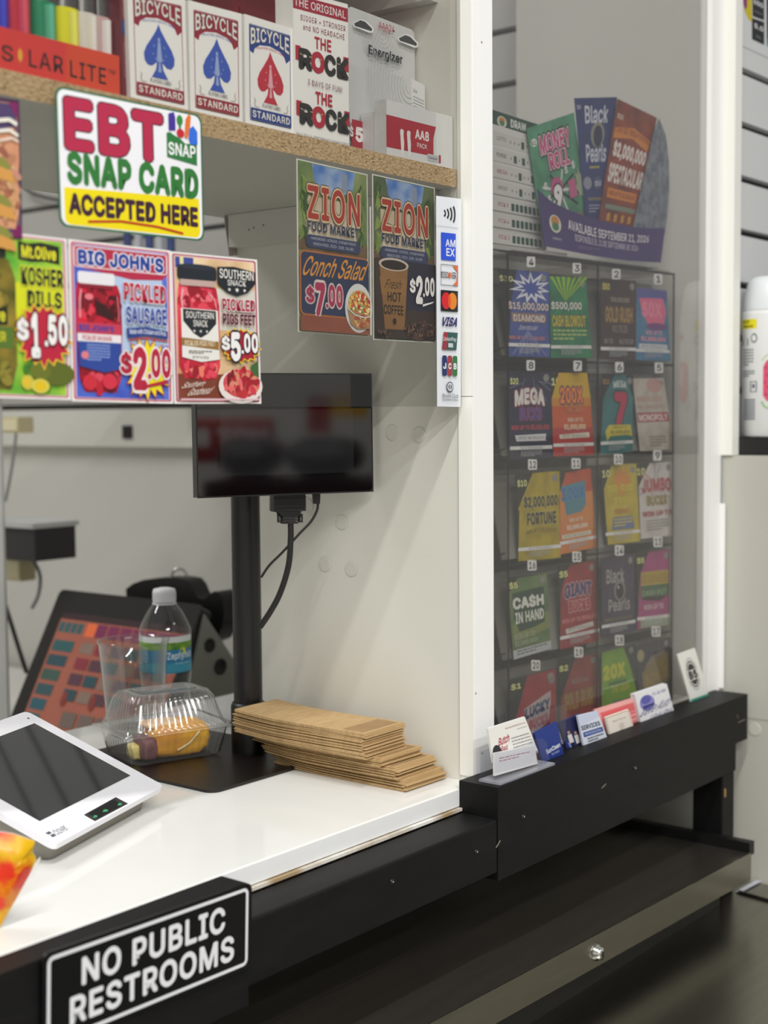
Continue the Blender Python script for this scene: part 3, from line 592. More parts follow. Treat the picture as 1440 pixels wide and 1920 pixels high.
# dark red box side between lighters and cards (another card box turned sideways)
a = at(224, -20, Y=.034); b = at(239, 168, Y=.034); b.z = SZ
rt2 = thing('playing_card_box', ((a.x+b.x)/2, .085, SZ), 'dark red card box standing sideways between lighters and card boxes', 'card box')
q = MB(); q.box((a.x, .0342, SZ), (b.x+.002, .095, SZ+.09), mat('#6d1626', .4)); q.build('carton', rt2)
P = Print(V((a.x, .034, SZ+.09)), V((b.x+.002, .034, SZ+.09)), V((b.x+.002, .034, SZ)), V((a.x, .034, SZ)))
P.ell(.5, .40, .42, .065, '#2e3f74'); P.text('COLLECTION FINISH', .30, .0, .62, .32, '#b98a90', 0, warp=lambda a, b: (1-b, a)); P.text('MADE IN USA', .34, .52, .6, .8, '#b98a90', 0, warp=lambda a, b: (1-b, a)); P.build('spine_print', rt2)
# red carton behind
q = quad(((440, -60), (560, -30), (560, 40), (440, 10)), Y=.135)
rb = thing('red_box', (q[0].x+.05, .16, SZ), 'plain dark red carton standing behind the card boxes', 'box')
m_ = MB(); m_.box((q[0].x, .135, SZ), (q[1].x+.07, .19, at(440, -60, Y=.135).z), nmat('#a01628', '#a81a2c', 10)); m_.build('carton', rb)
m_ = MB(); m_.box((q[0].x+.004, .133, SZ+.13), (q[1].x+.066, .1349, SZ+.136), mat('#8c1222', .4)); m_.build('lid_flap', rb)
# THE ROCK display box
q = quad(((549, -20), (652, 8), (655, 275), (552, 247)), Y=.0285)
q[2].z = q[3].z = SZ
root, P = carton(q, .02, '#f0efed', 'supplement_box', 'tall white supplement box with twice-printed black and red lettering', 'box')
P.rect(0, .03, 1, .125, '#a81c38'); P.text('THE ORIGINAL', .02, .05, .96, .105, '#f3eeee', .01)
P.text('BIGGER + STRONGER', .13, .155, .95, .195, '#8c2c3e', .01, sp=1.15); P.text('and NO HEADACHE', .17, .215, .93, .255, '#8c2c3e', .01, sp=1.15)
for k, v in ((0, .28), (1, .655)):
    P.text('THE', .37, v, .68, v+.085, '#b81e36', .03, sp=1.0)
    P.rect(.03, v+.09, .12, v+.19, '#b81e36'); P.rect(.9, v+.09, 1.0, v+.19, '#b81e36')
    for ch, a_, b_, c in (('R', .08, .33, '#26241f'), ('O', .30, .55, '#b81e36'), ('C', .54, .76, '#26241f'), ('K', .77, 1.0, '#26241f')): P.text(ch, a_, v+.10, b_, v+.26-.01, c, .055)
    for j in range(5): P.line([(.1+.17*j, v+.14+.01*(j % 3)), (.15+.17*j, v+.15)], .008, '#d9cfa8')
P.text('3 DAYS OF FUN!', .23, .585, .86, .625, '#7c3a48', .0, sp=1.1); P.text('MALE SEXUAL PERFORMANCE ENHANCEMENT', .02, .965, .98, .985, '#55555a', .0); P.build('printed_front', root)
# battery packs
SILV = nmat('#d3d5d6', '#dcdedf', 8, .3, metal=.1)
def arcs(P, cu, cv, n, r0, dr, c='#c3c5c8', a0=100, a1=260, w=.004):
    for i in range(n):
        r = r0+dr*i; P.line([(cu+r*math.cos(math.radians(t)), cv+r*P.asp*math.sin(math.radians(t))) for t in range(a0, a1+1, 16)], w, c)
BY = .066
q = quad(((652, 10), (802, 66), (806, 190), (655, 262)), Y=BY)
q[1].x = min(q[1].x, 1.1135); TL, TR = q[0], q[1]; zt = max(TL.z, TR.z); x0, x1 = TL.x, TR.x
TL, TR, BR, BL = V((x0, BY, TL.z)), V((x1, BY, TR.z)), V((x1, BY, SZ)), V((x0, BY, SZ))
root = thing('battery_pack', ((x0+x1)/2, .12, SZ), 'large silver AAA24 battery pack with two hanger slots, at the back', 'battery pack')
P = Print(TL, TR, BR, BL); P.sheet(.002, SILV, .06); arcs(P, .5, .1, 9, .06, .035, '#bcbfc2', 20, 200)
for dx, dy in ((0, 0), (84, 28)):
    P.ppoly([(657+dx, 44+dy), (671+dx, 37+dy), (682+dx, 40+dy), (696+dx, 54+dy), (695+dx, 62+dy), (688+dx, 63+dy), (659+dx, 51+dy)], '#f4f5f6')
    P.ppoly([(659+dx, 45+dy), (671+dx, 39+dy), (680+dx, 42+dy), (693+dx, 55+dy), (692+dx, 60+dy), (661+dx, 50+dy)], '#3b3e42')
P.ptext('AAA24', (705, 41), (735, 50), (705, 54), '#b22c48', bold=.01); P.ptext('PACK', (714, 57), (727, 61), (714, 62), '#b22c48', bold=.0)
P.ptext('Energizer', (686, 84), (750, 105), (683, 106), '#1f2328', bold=.035)
P.rect(0, .72, 1, .9, '#a81830'); P.text('$15', -.02, .76, .14, .86, '#f0eeee', .04); P.build('backing_card', root)
mb = MB(); mb.box((x0+.01, BY+.0025, SZ), (x1-.01, BY+.02, SZ+.06), mat('#b9bcc0', .25)); mb.build('battery_tray', root)
# mid pack
q = quad(((652, 118), (772, 149), (772, 270), (652, 250)), Y=.0545); x0, x1 = q[0].x, q[1].x; z0, z1 = q[0].z, q[1].z
root = thing('battery_pack', ((x0+x1)/2, .09, SZ), 'silver battery pack with arc lines and a red price band, middle layer', 'battery pack')
P = Print(V((x0, .0545, z0)), V((x1, .0545, z1)), V((x1, .0545, SZ)), V((x0, .0545, SZ))); P.sheet(.008, SILV, .02); arcs(P, .95, .1, 14, .05, .05, '#b6b9bd', 60, 220, .006)

P.rect(0, .60, 1, .92, '#a81830'); P.text('5', .05, .67, .17, .83, '#f2eeee', .05); P.text('$', -.03, .67, .02, .80, '#f2eeee', .03); P.build('pack_front', root)
q = quad(((772, 149), (812, 165), (812, 230), (772, 220)), Y=.054); x0, x1 = q[0].x, min(q[1].x, 1.1135)
root = thing('battery_pack', ((x0+x1)/2, .094, SZ), 'white battery pack turned to its small-print back, behind the AA8 pack', 'battery pack')
P = Print(V((x0+.0005, .054, q[0].z+.001)), V((x1, .054, q[1].z)), V((x1, .054, SZ)), V((x0+.0005, .054, SZ))); P.sheet(.006, '#e4e5e6', .05); P.text('AAA', .08, .1, .4, .14, '#333333', 0)
P.lines(.08, .18, .92, .42, 7, '#8b8d92', .35); P.lines(.08, .48, .92, .60, 3, '#7c88b8', .35); P.build('pack_back', root)
# AA8 packs in front
q = quad(((724, 186), (848, 219), (848, 315), (724, 289)), Y=.0225); x0, x1 = q[0].x, q[1].x; zt = q[0].z; SIDE = nmat('#c9cacb', '#d8d9da', 60, .35)
root = thing('battery_pack', ((x0+x1)/2, .05, SZ), 'boxed AA8 battery pack with a wide red band, frontmost', 'battery pack')
m_ = MB(); m_.box((x0, .0227, SZ), (x1, at(701, 240, X=x0).y, q[1].z), SIDE); m_.build('carton', root)
P = Print(V((x0, .0225, zt)), V((x1, .0225, q[1].z)), V((x1, .0225, SZ)), V((x0, .0225, SZ))); P.rect(0, 0, 1, 1, '#dfe0e2')
P.poly([(0, .27), (.74, .27), (.70, .5), (.70, .83), (0, .85)], '#b01c30'); P.rect(.74, 0, 1, 1, '#eceded')
P.text('AA8', .42, .40, .63, .58, '#f3eeee', .03); P.text('PACK', .45, .64, .60, .73, '#f3eeee', .01)
for u in (.215, .315): P.poly([(u-.02, .50), (u, .46), (u+.035, .48), (u+.03, .58), (u+.04, .70), (u+.03, .95), (u, .95), (u-.01, .72)], '#e9eaeb')
P.rect(.60, .80, .80, .93, '#c6c8cc', .02); P.text('Energizer', .62, .84, .76, .90, '#1c1e22', .01); P.rect(.78, .78, .81, .93, '#b01c30')
P.build('printed_front', root)
yy1 = at(701, 240, X=x0).y; yy2 = at(676, 240, X=x0).y
root = thing('battery_pack', (x0+.05, yy1+.012, SZ), 'white boxed battery pack standing right behind the AA8 pack, only its end showing', 'battery pack')
m_ = MB(); m_.box((x0+.0006, yy1+.0008, SZ), (x0+.086, yy2, SZ+.0405), SIDE); m_.build('carton', root)
m_ = MB(); m_.box((x0+.0001, yy1+.002, SZ+.004), (x0+.0005, yy2-.001, SZ+.037), mat('#cdced0', .3)); m_.build('end_label', root)
# lighters and their tray
LY = .030; ta = quad(((-60, 26), (222, 98), (225, 170), (-60, 110)), Y=LY)
xL, xR2 = ta[0].x, at(224, 130, Y=LY).x
root = thing('lighter_tray', ((xL+xR2)/2, .06, SZ), 'red and orange cardboard display tray of lighters', 'tray')
ORG = mat('#e0442c', .4)
m_ = MB(); m_.box((xL, LY+.0002, SZ), (xR2, LY+.002, SZ+.031), ORG); m_.build('front_panel', root)
m_ = MB(); m_.box((xR2-.002, LY+.002, SZ), (xR2, .15, SZ+.031), mat('#c8402a', .4)); m_.build('side_panel', root)
m_ = MB(); m_.box((xL, LY+.002, SZ), (xR2-.002, .15, SZ+.002), mat('#c8402a', .4)); m_.build('bottom', root)
P = Print(V((xL, LY, SZ+.031)), V((xR2, LY, SZ+.031)), V((xR2, LY, SZ)), V((xL, LY, SZ))); P.rect(0, 0, .62, 1, '#df3a34'); P.rect(.62, 0, 1, 1, '#e14a2a')
lu = lambda x: (at(x, 120, Y=LY).x-xL)/(xR2-xL)
P.text('S', lu(3), .37, lu(25), .72, '#2a1614', .015); P.star((lu(38)), .52, .022, .22, '#e8983a', 14, .4); P.ell(lu(38), .52, .013, .13, '#f2b43c')
P.text('LAR', lu(54), .34, lu(118), .72, '#2a1614', .01, sp=1.1, slope=0); P.text('LITE', lu(131), .36, lu(198), .74, '#2a1614', .01, sp=1.1); P.text('TM', lu(202), .36, lu(215), .46, '#2a1614', 0)
P.build('printed_front', root)
for i, (x, c, dk) in enumerate(((8, '#2326b0', '#15154a'), (48, '#c41e3a', '#5a0f1e'), (97, '#128a5e', '#0c4030'), (140, '#e4e010', '#6a6410'), (176, '#d8d4cc', '#3a3834'), (203, '#c9a8a8', '#3a3030'))):
    p = at(x, 120, Y=.044); r = thing('lighter', (p.x, .052, SZ), {'#2326b0': 'dark blue clear lighter at the left frame edge', '#c41e3a': 'red clear plastic lighter beside the dark blue one', '#128a5e': 'green clear plastic lighter in the middle of the tray', '#e4e010': 'yellow clear plastic lighter in the tray', '#d8d4cc': 'colourless clear plastic lighter right of the yellow one', '#c9a8a8': 'pale pinkish clear lighter at the tray end'}[c], 'lighter', 'lighters in the red tray')
    tint = tuple(list(lin(c))[:3])
    m_ = MB(); N = 18; P0 = [V((p.x+.0105*math.cos(2*math.pi*k/N), .052+.0065*math.sin(2*math.pi*k/N), SZ+.0021)) for k in range(N)]
    m_.prism(P0, (0, 0, .060), mat(c, .15, coat=.6), True); m_.build('body', r)
    m_ = MB(); P1 = [V((q_.x*.35+p.x*.65, q_.y-.0045, SZ+.012)) for q_ in P0]; m_.prism(P1, (0, 0, .047), mat({'#2326b0': '#3c40c8', '#c41e3a': '#e05068', '#128a5e': '#5cc09c', '#e4e010': '#f2ef60'}.get(c, '#e8e6e2'), .2), True); m_.build('valve_tube', r)
    m_ = MB(); m_.prism([q_+V((0, 0, .060)) for q_ in P0], (0, 0, .012), mat('#8a8a88', .25, .9), True); m_.build('metal_hood', r)
    m_ = MB(); m_.box((p.x-.009, .049, SZ+.0742), (p.x+.002, .058, SZ+.082), mat(dk, .4)); m_.build('thumb_button', r)
    m_ = MB(); m_.lathe([(.004, -.004), (.004, .004)], (p.x+.005, .053, SZ+.0765), mat('#55555a', .4, .9), 16, axis=(0, 1, 0)); m_.build('spark_wheel', r)
for i, (x, c) in enumerate(((24, '#1d1d3a'), (70, '#40131e'), (118, '#103a2c'), (158, '#4a4416'), (190, '#35332f'))):
    p = at(x, 80, Y=.07); r = thing('lighter', (p.x, .075, SZ), {24: 'navy lighter in the back row, second from the left edge', 70: 'dark maroon lighter in the back row between red and green', 118: 'dark green lighter in the back row between green and yellow', 158: 'olive lighter in the back row between yellow and colourless', 190: 'charcoal lighter in the back row behind the colourless ones'}[x], 'lighter', 'lighters in the red tray')
    m_ = MB(); P0 = [V((p.x+.0095*math.cos(2*math.pi*k/14), .075+.006*math.sin(2*math.pi*k/14), SZ+.0021)) for k in range(14)]; m_.prism(P0, (0, 0, .064), mat(c, .2), True); m_.build('body', r)
    m_ = MB(); m_.prism([q_+V((0, 0, .064)) for q_ in P0], (0, 0, .016), mat('#26262a', .3, .5), True); m_.build('metal_hood', r)
# ================================================================== CUSTOMER DISPLAY ON POLE
PX, PY = 1.072, .262
cdp = thing('customer_display', (PX, PY, CZ), 'black customer display screen on a tall pole with a square base plate', 'display')
q = MB(); pl = []
for cx, cy, a0 in ((1.105, .385, 0), (.945, .385, 90), (.945, .188, 180), (1.105, .188, 270)):
    for k in range(6):
        a = math.radians(a0+18*k); pl.append(V((cx+.012*math.cos(a)*1.0, cy+.012*math.sin(a), CZ+.0002)))
q.prism(pl, (0, 0, .0028), mat('#17110f', .34), False); q.build('base_plate', cdp, bevel=.0006)
q = MB(); q.lathe([(.0152, .003), (.0152, .38)], (PX, PY, CZ), BLACKP, 32); q.build('pole', cdp)
q = MB(); q.lathe([(.0185, .003), (.0185, .052), (.0170, .056), (.0153, .056)], (PX, PY, CZ), mat('#0e0e0f', .4), 32, cap=False); q.build('collar', cdp)
dd = V((math.cos(math.radians(-28)), math.sin(math.radians(-28)), 0)); nn = V((-dd.y, dd.x, 0)); nn = nn if nn.dot(CAM-V((PX, PY, 1.37))) > 0 else -nn
pc = at(700, 810, X=1.1055)
pole_gap = (pc-V((PX, PY, 1.37))).dot(nn)
DP = [onpl(x, y, pc, nn) for x, y in ((365, 699), (697, 700), (700.5, 922), (370, 934.5))]
TL, TR, BR, BL = DP
q = MB(); q.prism([TL+nn*.0, TR+nn*.0, BR+nn*.0, BL+nn*.0], -nn*.014, mat('#131417', .35)); o = q.build('housing', cdp, bevel=.002)
P = Print(TL, TR, BR, BL); P.rect(.008, .012, .992, .988, mat('#050507', .04, spec=.9), .02); P.rect(.13, .30, .885, .83, mat('#1e1f22', .05, spec=.9)); P.build('screen_glass', cdp)
q = MB(); c0 = (TL+BR)*.5-nn*.014; q.prism([c0-dd*.03+V((0, 0, .03)), c0+dd*.03+V((0, 0, .03)), c0+dd*.03-V((0, 0, .03)), c0-dd*.03-V((0, 0, .03))], -nn*.006, BLACKP); q.build('mounting_plate', cdp)
q = MB(); q.tube([V((PX, PY, 1.375)), V((PX, PY, 1.375))+nn*(pole_gap-.015)], .011, BLACKP, 14); q.build('mounting_arm', cdp)
# plugs and cables, just behind the screen plane
pp = pc-nn*.010
def O(x, y, k=0): return onpl(x, y, pp-nn*k, nn)
q = MB()
q.prism([O(514, 926), O(573, 924), O(573, 958), O(514, 960)], -nn*.012, BLACKP)
for k in range(8): q.prism([O(512.5, 932+k*3.4), O(574.5, 931+k*3.4), O(574.5, 932.8+k*3.4), O(512.5, 933.8+k*3.4)], -nn*.0125, mat('#1d1d1e', .5))
q.prism([O(522, 960), O(566, 959), O(560, 968), O(529, 969)], -nn*.010, BLACKP)
for k in range(3): q.prism([O(531, 969+k*5), O(559, 968.5+k*5), O(559, 972+k*5), O(531, 972.5+k*5)], -nn*.010, mat('#1d1d1e', .5))
vg = q.build('video_plug', cdp)
for x in (524, 563):
    q = MB(); a = O(x, 964, .005); q.lathe([(.0026, 0), (.0026, .0085), (.002, .0085)], a-V((0, 0, .0082)), mat('#232324', .4), 12); q.build('thumb_screw', vg)
q = MB(); q.tube(spline([O(545, 980, .005), O(545, 1010, .005), O(541, 1060, .007), O(526, 1110, .012), O(508, 1145, .018), O(488, 1175, .028)]), .0031, mat('#141415', .5), 10); q.build('video_cable', cdp)
q = MB(); a = O(596, 925, .004); q.prism([O(590, 926), O(601, 926), O(600, 945), O(592, 945)], -nn*.008, BLACKP); q.build('power_plug', cdp)
q = MB(); q.tube(spline([O(596, 945, .004), O(594, 958, .004), O(583, 978, .004), O(562, 1000, .006), O(530, 1035, .012), O(505, 1060, .02), O(490, 1082, .03)]), .0013, mat('#141415', .5), 8); q.build('power_cable', cdp)
# ================================================================== PAPER BAGS
KR = nmat('#ad8e61', '#bfa174', 40, .75, stretch=(1, 8, 1)); KR2 = nmat('#92744c', '#9c7e56', 40, .75)
BW, BLN = .064, .170
def bagmesh():
    q = MB(); n = 10; T = .00095; vs = []
    for i in range(n+1):
        y = BLN*i/n; s_ = max(0, (y-.11)/.06); dz = .0035*min(1, s_)**1.5
        th = T*(1.35 if y < .035 else 1)
        for x in (0, BW): vs += [(x-BW/2, y, dz), (x-BW/2, y, dz+th)]
    fs = []
    for i in range(n):
        a = 4*i; b = a+4
        fs += [(a, b, b+1, a+1), (a+2, a+3, b+3, b+2), (a+1, b+1, b+3, a+3), (a, a+2, b+2, b)]
    fs += [(0, 1, 3, 2), (4*n, 4*n+2, 4*n+3, 4*n+1)]
    q.add(vs, fs, KR)
    q.add([(-BW/2+.004, .004, T*1.36), (BW/2-.004, .004, T*1.36), (BW/2-.004, .030, T*1.38), (-BW/2+.004, .030, T*1.38)], [(0, 1, 2, 3)], KR2)
    return q
def ORD(n):
    a = ['', 'first', 'second', 'third', 'fourth', 'fifth', 'sixth', 'seventh', 'eighth', 'ninth', 'tenth', 'eleventh', 'twelfth', 'thirteenth', 'fourteenth', 'fifteenth', 'sixteenth', 'seventeenth', 'eighteenth', 'nineteenth']
    if n < 20: return a[n]
    t = {2: 'twent', 3: 'thirt', 4: 'fort', 5: 'fift'}[n//10]; return t+'ieth' if n % 10 == 0 else t+'y-'+a[n % 10]
proto = None; z = CZ+.0003; rnd = random.Random(3)
nb = 0; groups = [(1.0215, 1.0475+.0335, .0345, -.012), (1.033, 1.0430+.0335, .0415, .01), (1.0415, 1.038+.0335, .056, -.01), (1.0665, 1.0275+.0325, .068, .012)]
while z < 1.0650:
    for gi, (zt_, gx, gy, rot) in enumerate(groups):
        if z < zt_: break
    lab = ['brown paper bag in the bottom layer of the stack, nearest the counter edge', 'brown paper bag in the second layer of the stack, from the bottom', 'brown paper bag in the thin stepped layer under the top block', 'brown paper bag in the thick top block of the stack'][gi]
    j = lambda s_: rnd.uniform(-s_, s_)
    if proto is None: o = bagmesh().build('paper_bag'); proto = o; o.location = (0, 0, 0); o.data.transform(Matrix.Translation(V((0, 0, 0))))
    else: o = proto.copy(); COL.objects.link(o)
    nb += 1
    o.location = (gx+j(.0014), gy+j(.0030)+.0, z+.0); o.rotation_euler = (j(.003), j(.004), rot+j(.012)+.005*math.sin(nb))
    tag(o, 'brown paper bag, %s from the bottom of the stack on the counter' % ORD(nb), 'paper bag', 'brown paper bags stacked on the counter')
    z += .00132
top = proto.copy(); COL.objects.link(top); top.location = (1.0600, .0675, z); top.rotation_euler = (0, 0, .012); tag(top, 'smooth topmost brown paper bag lying on the whole stack', 'paper bag', 'brown paper bags stacked on the counter')
# fix origin offset of the shared mesh: verts were centred by build()
off = V((sum(v.co.x for v in proto.data.vertices), sum(v.co.y for v in proto.data.vertices), 0))/len(proto.data.vertices)
proto.data.transform(Matrix.Translation(V((-off.x, BLN/2-off.y, 0))))
ys = min(v.co.y for v in proto.data.vertices); proto.data.transform(Matrix.Translation(V((0, -ys, -min(v.co.z for v in proto.data.vertices)))))
# ================================================================== TABLET TERMINAL
B = at(308, 1473, Z=1.03); Cc = at(105, 1583, Z=1.03); bc = B-Cc; d = ray(50, 1333)
A = CAM + d*((B-CAM).dot(bc)/d.dot(bc)); D = A+Cc-B; tn = (B-Cc).cross(A-B).normalized(); tn = tn if tn.z > 0 else -tn
tb = thing('payment_terminal', ((A+B+Cc+D)/4)-V((0, 0, .05)), 'white countertop payment terminal with a tilted dark touch screen', 'terminal')
TW = mat('#eeeef4', .28); TG = mat('#b5b0a8', .4)
def rquad(TL, TR, BR, BL, r, n=6):
    out = []
    for P0, Pa, Pb in ((TL, BL, TR), (TR, TL, BR), (BR, TR, BL), (BL, BR, TL)):
        ea = (Pa-P0).normalized(); eb = (Pb-P0).normalized(); c = P0+(ea+eb)*r
        for k in range(n):
            t = math.pi/2*k/(n-1); out.append(c - eb*(r*math.cos(t)) - ea*(r*math.sin(t)))
    return out
fc = rquad(D, A, B, Cc, .006)
q = MB(); q.prism(fc, -tn*.006, TW, True); q.build('face_frame', tb)
q = MB(); inn = [p - tn*.006 + ((A+B+Cc+D)/4-p)*.03 for p in fc]; n = len(inn)
low = [p - tn*.0095 + ((A+B+Cc+D)/4-p)*.06 for p in fc]
q.add(inn+low, [(i, (i+1) % n, (i+1) % n+n, i+n) for i in range(n)] + [tuple(range(n, 2*n))], TG, True); q.build('rear_shell', tb)
bt = []
cen = (A+B+Cc+D)/4
for p in low:
    e = p + (cen-p)*.10; bt.append(V((e.x, e.y, CZ+.0005)))
mid = [p + (cen-p)*.06 for p in low]
q = MB(); q.add(mid+bt, [(i, (i+1) % n, (i+1) % n+n, i+n) for i in range(n)] + [tuple(range(n, 2*n))], mat('#9a958b', .45), True); q.build('stand', tb)
def fT(u, v, h): return (D*(1-u)+A*u)*(1-v) + (Cc*(1-u)+B*u)*v + tn*(h+.0002)
# face coordinates of the screen from its visible corners
def uvp(x, y):
    p = onpl(x, y, B, tn)-D; e1 = A-D; e2 = Cc-D; return (p.dot(e1)/e1.length_squared, p.dot(e2)/e2.length_squared)
s1 = uvp(68, 1355); s2 = uvp(243, 1457); s3 = uvp(70, 1540)
P = Print(fn=fT); P.asp = (A-D).length/(Cc-D).length; P.rect(1-s2[0], s1[1], (s1[0]+s2[0])/2, (s2[1]+s3[1])/2, mat('#1d1f22', .05, coat=.4)); P.build('touch_screen', tb)
k1 = uvp(217, 1495); k2 = uvp(240, 1507); k3 = uvp(178, 1540); k4 = uvp(157, 1528)
P = Print(fn=fT); P.raw([k1, k2, k3, k4], [(0, 1, 2, 3)], '#2f3132')
def lerp(a, b, t): return (a[0]+(b[0]-a[0])*t, a[1]+(b[1]-a[1])*t)
i1, i2, i3, i4 = [lerp(k, lerp(k1, k3, .5), .2) for k in (k1, k2, k3, k4)]
P.raw([i1, i2, i3, i4], [(0, 1, 2, 3)], '#0c0d0e')
for cx, cy, s_ in ((224, 1508, 4), (197, 1520, 5), (178, 1531, 4)):
    c = uvp(cx, cy); c2 = uvp(cx+s_, cy-1.5); c3 = uvp(cx+s_, cy+2); c4 = uvp(cx-s_, cy+3); c5 = uvp(cx-s_*.4, cy-2); P.raw([c2, c3, c4, c5], [(0, 1, 2, 3)], '#3f9a68')
P.build('card_slot', tb)
P = Print(fn=fT); l1 = uvp(91, 1566); l2 = uvp(128, 1553); du = (l2[0]-l1[0]); v0_ = (l1[1]+l2[1])/2
P.text('clover', l1[0]+du*.28, v0_-.035, l2[0], v0_+.02, '#7c7e84', .0)
for a_, b_ in ((0, 0), (1, 0), (0, 1), (1, 1)): P.ell(l1[0]+du*(.06+.11*a_), v0_-.022+.028*b_, du*.05, .012, '#4a4c50', 10)
P.build('logo_print', tb)
c = uvp(53, 1347); P = Print(fn=fT); P.ell(c[0], c[1], .007, .007, '#33343a', 12); P.build('camera_hole', tb)
# ================================================================== SNACK BAG at the left
a = at(0, 1738, Z=CZ+.001)
pl0 = V((a.x, a.y, 0)); nv = V((-.55, -.83, 0)).normalized()
ch = [(-70, 1556), (-30, 1556), (0, 1561), (25, 1563), (45, 1570), (66, 1578), (62, 1590), (61, 1598), (68, 1610), (60, 1630), (45, 1660), (25, 1695), (0, 1740), (-30, 1760), (-70, 1770)]
pts3 = [onpl(x, y, pl0, nv) for x, y in ch]
for p in pts3: p.z = max(p.z, CZ+.001)
root = thing('snack_bag', (pts3[12].x-.02, pts3[12].y, CZ), 'red and yellow foil snack packet at the lower left edge', 'packet')
q = MB(); CH = nmat('#d9a90a', '#d8341c', 26, .3, contrast=.05); ctr = V((0, 0, 0))
for p in pts3: ctr += p
ctr = ctr/len(pts3) + nv*.006; nP = len(pts3)
rings = [[p.lerp(ctr, t) + nv*(.006*math.sin(t*1.57)) + nv*(.0012*math.sin(i*2.3+t*9)) for i, p in enumerate(pts3)] for t in (0, .15, .35, .6)]
vs = [p for r in rings for p in r]+[ctr]; fs = []
for j in range(3):
    for i in range(nP): k = (i+1) % nP; fs.append((j*nP+i, j*nP+k, (j+1)*nP+k, (j+1)*nP+i))
for i in range(nP): fs.append((3*nP+i, 3*nP+(i+1) % nP, 4*nP))
q.add(vs, fs, CH, True); q.add([p-nv*.0 for p in rings[0]]+[p-nv*.002 for p in rings[0]], [(i, (i+1) % nP, (i+1) % nP+nP, i+nP) for i in range(nP)] + [tuple(range(nP, 2*nP))], mat('#cfc9bf', .5)); q.build('pouch', root)
q = MB(); q.tube([onpl(75, 1608, pl0, nv), onpl(65, 1630, pl0, nv), onpl(58, 1645, pl0, nv)], .0007, mat('#e8e4dc', .6), 6); q.build('torn_seal', root)
# ================================================================== FOOD CONTAINER
c1, c2, c3 = V((.957, .39, 0)), V((.929, .298, 0)), V((1.047, .26, 0)); c4 = c1+c3-c2
cc = (c1+c3)*.5; cc += V((.003, -.004, 0)); ex = (c3-c2).normalized(); ey = (c1-c2).normalized(); ey = (ey-ex*ey.dot(ex)).normalized(); HX, HY = .062, .047
def perim(hx, hy, r, z, n=200, rib=0, per=3.2e-3):
    out = []; L = []
    segs = []
    for cx, cy, a0 in ((hx-r, hy-r, 0), (-hx+r, hy-r, 90), (-hx+r, -hy+r, 180), (hx-r, -hy+r, 270)):
        for k in range(9): a = math.radians(a0+90*k/8); segs.append((cx+r*math.cos(a), cy+r*math.sin(a)))
    segs.append(segs[0]); tot = [0]
    for a, b in zip(segs, segs[1:]): tot.append(tot[-1]+math.hypot(b[0]-a[0], b[1]-a[1]))
    k = 0
    for i in range(n):
        s_ = tot[-1]*i/n
        while tot[k+1] < s_: k += 1
        t = (s_-tot[k])/max(tot[k+1]-tot[k], 1e-9); x = segs[k][0]+(segs[k+1][0]-segs[k][0])*t; y = segs[k][1]+(segs[k+1][1]-segs[k][1])*t
        f = 1+rib*math.copysign(1, math.sin(2*math.pi*i/4+.7))/max(hx, hy)
        out.append(cc+ex*(x*f)+ey*(y*f)+V((0, 0, z)))
    return out
def shell(loops, m, capb=False, capt=False):
    q = MB(); n = len(loops[0]); vs = [p for l in loops for p in l]; fs = []
    for j in range(len(loops)-1):
        for i in range(n): k = (i+1) % n; fs.append((j*n+i, j*n+k, (j+1)*n+k, (j+1)*n+i))
    if capb: fs.append(tuple(range(n-1, -1, -1)))
    if capt: fs.append(tuple(range((len(loops)-1)*n, len(loops)*n)))
    q.add(vs, fs, m, True); return q
fb = thing('food_container', (cc.x, cc.y, CZ+.003), 'clear ribbed clamshell food container holding a yellow pastry', 'container')
zb = CZ+.0034
shell([perim(.047, .034, .010, zb), perim(.050, .037, .010, zb+.003, rib=.0006), perim(.056, .042, .010, zb+.029, rib=.0006), perim(.057, .043, .010, zb+.031)], CLEAR, capb=True).build('tray', fb)
shell([perim(.057, .043, .010, zb+.031), perim(HX+.001, HY+.001, .008, zb+.0315), perim(HX+.001, HY+.001, .008, zb+.0335), perim(.057, .043, .010, zb+.034)], CLEAR).build('flange', fb)
shell([perim(.0565, .0425, .010, zb+.034), perim(.054, .040, .012, zb+.038, rib=.0006), perim(.047, .033, .012, zb+.062, rib=.0008), perim(.042, .028, .011, zb+.069, rib=.0008), perim(.036, .022, .010, zb+.0705), perim(.030, .016, .006, zb+.0705), perim(.028, .014, .005, zb+.069)], CLEAR, capt=True).build('lid', fb)
# pastry
ps = thing('pastry', (cc.x, cc.y, zb), 'yellow cake roll with a purple-brown filled end inside the clear container', 'pastry')
def blob(cx, cy, cz, hx, hy, hz, m, name, seed, par, flat=.0, jit=.07, top=None):
    q = MB(); rnd = random.Random(seed); nu, nv_ = 30, 16; vs = []
    for j in range(nv_+1):
        ph = math.pi*j/nv_
        for i in range(nu):
            th = 2*math.pi*i/nu; sx = lambda t, e: math.copysign(abs(t)**e, t)
            x = sx(math.cos(th), .42)*math.sin(ph)**.34; y = sx(math.sin(th), .42)*math.sin(ph)**.34; zz = sx(math.cos(ph), .7)
            k = 1+rnd.uniform(-jit, jit)*.5+.03*math.sin(5*th+3*ph); vs.append(V((cc.x, cc.y, zb+cz)) + ex*(cx+hx*x*k) + ey*(cy+hy*y*k) + V((0, 0, hz*zz*k)))
    fs = [(j*nu+i, j*nu+(i+1) % nu, (j+1)*nu+(i+1) % nu, (j+1)*nu+i) for j in range(nv_) for i in range(nu)]
    q.add(vs, fs, m, True); return q.build(name, par)
blob(.010, -.006, .0190, .033, .0200, .0175, nmat('#d08410', '#efb62a', 30, .55, bump=.3), 'cake', 2, ps)
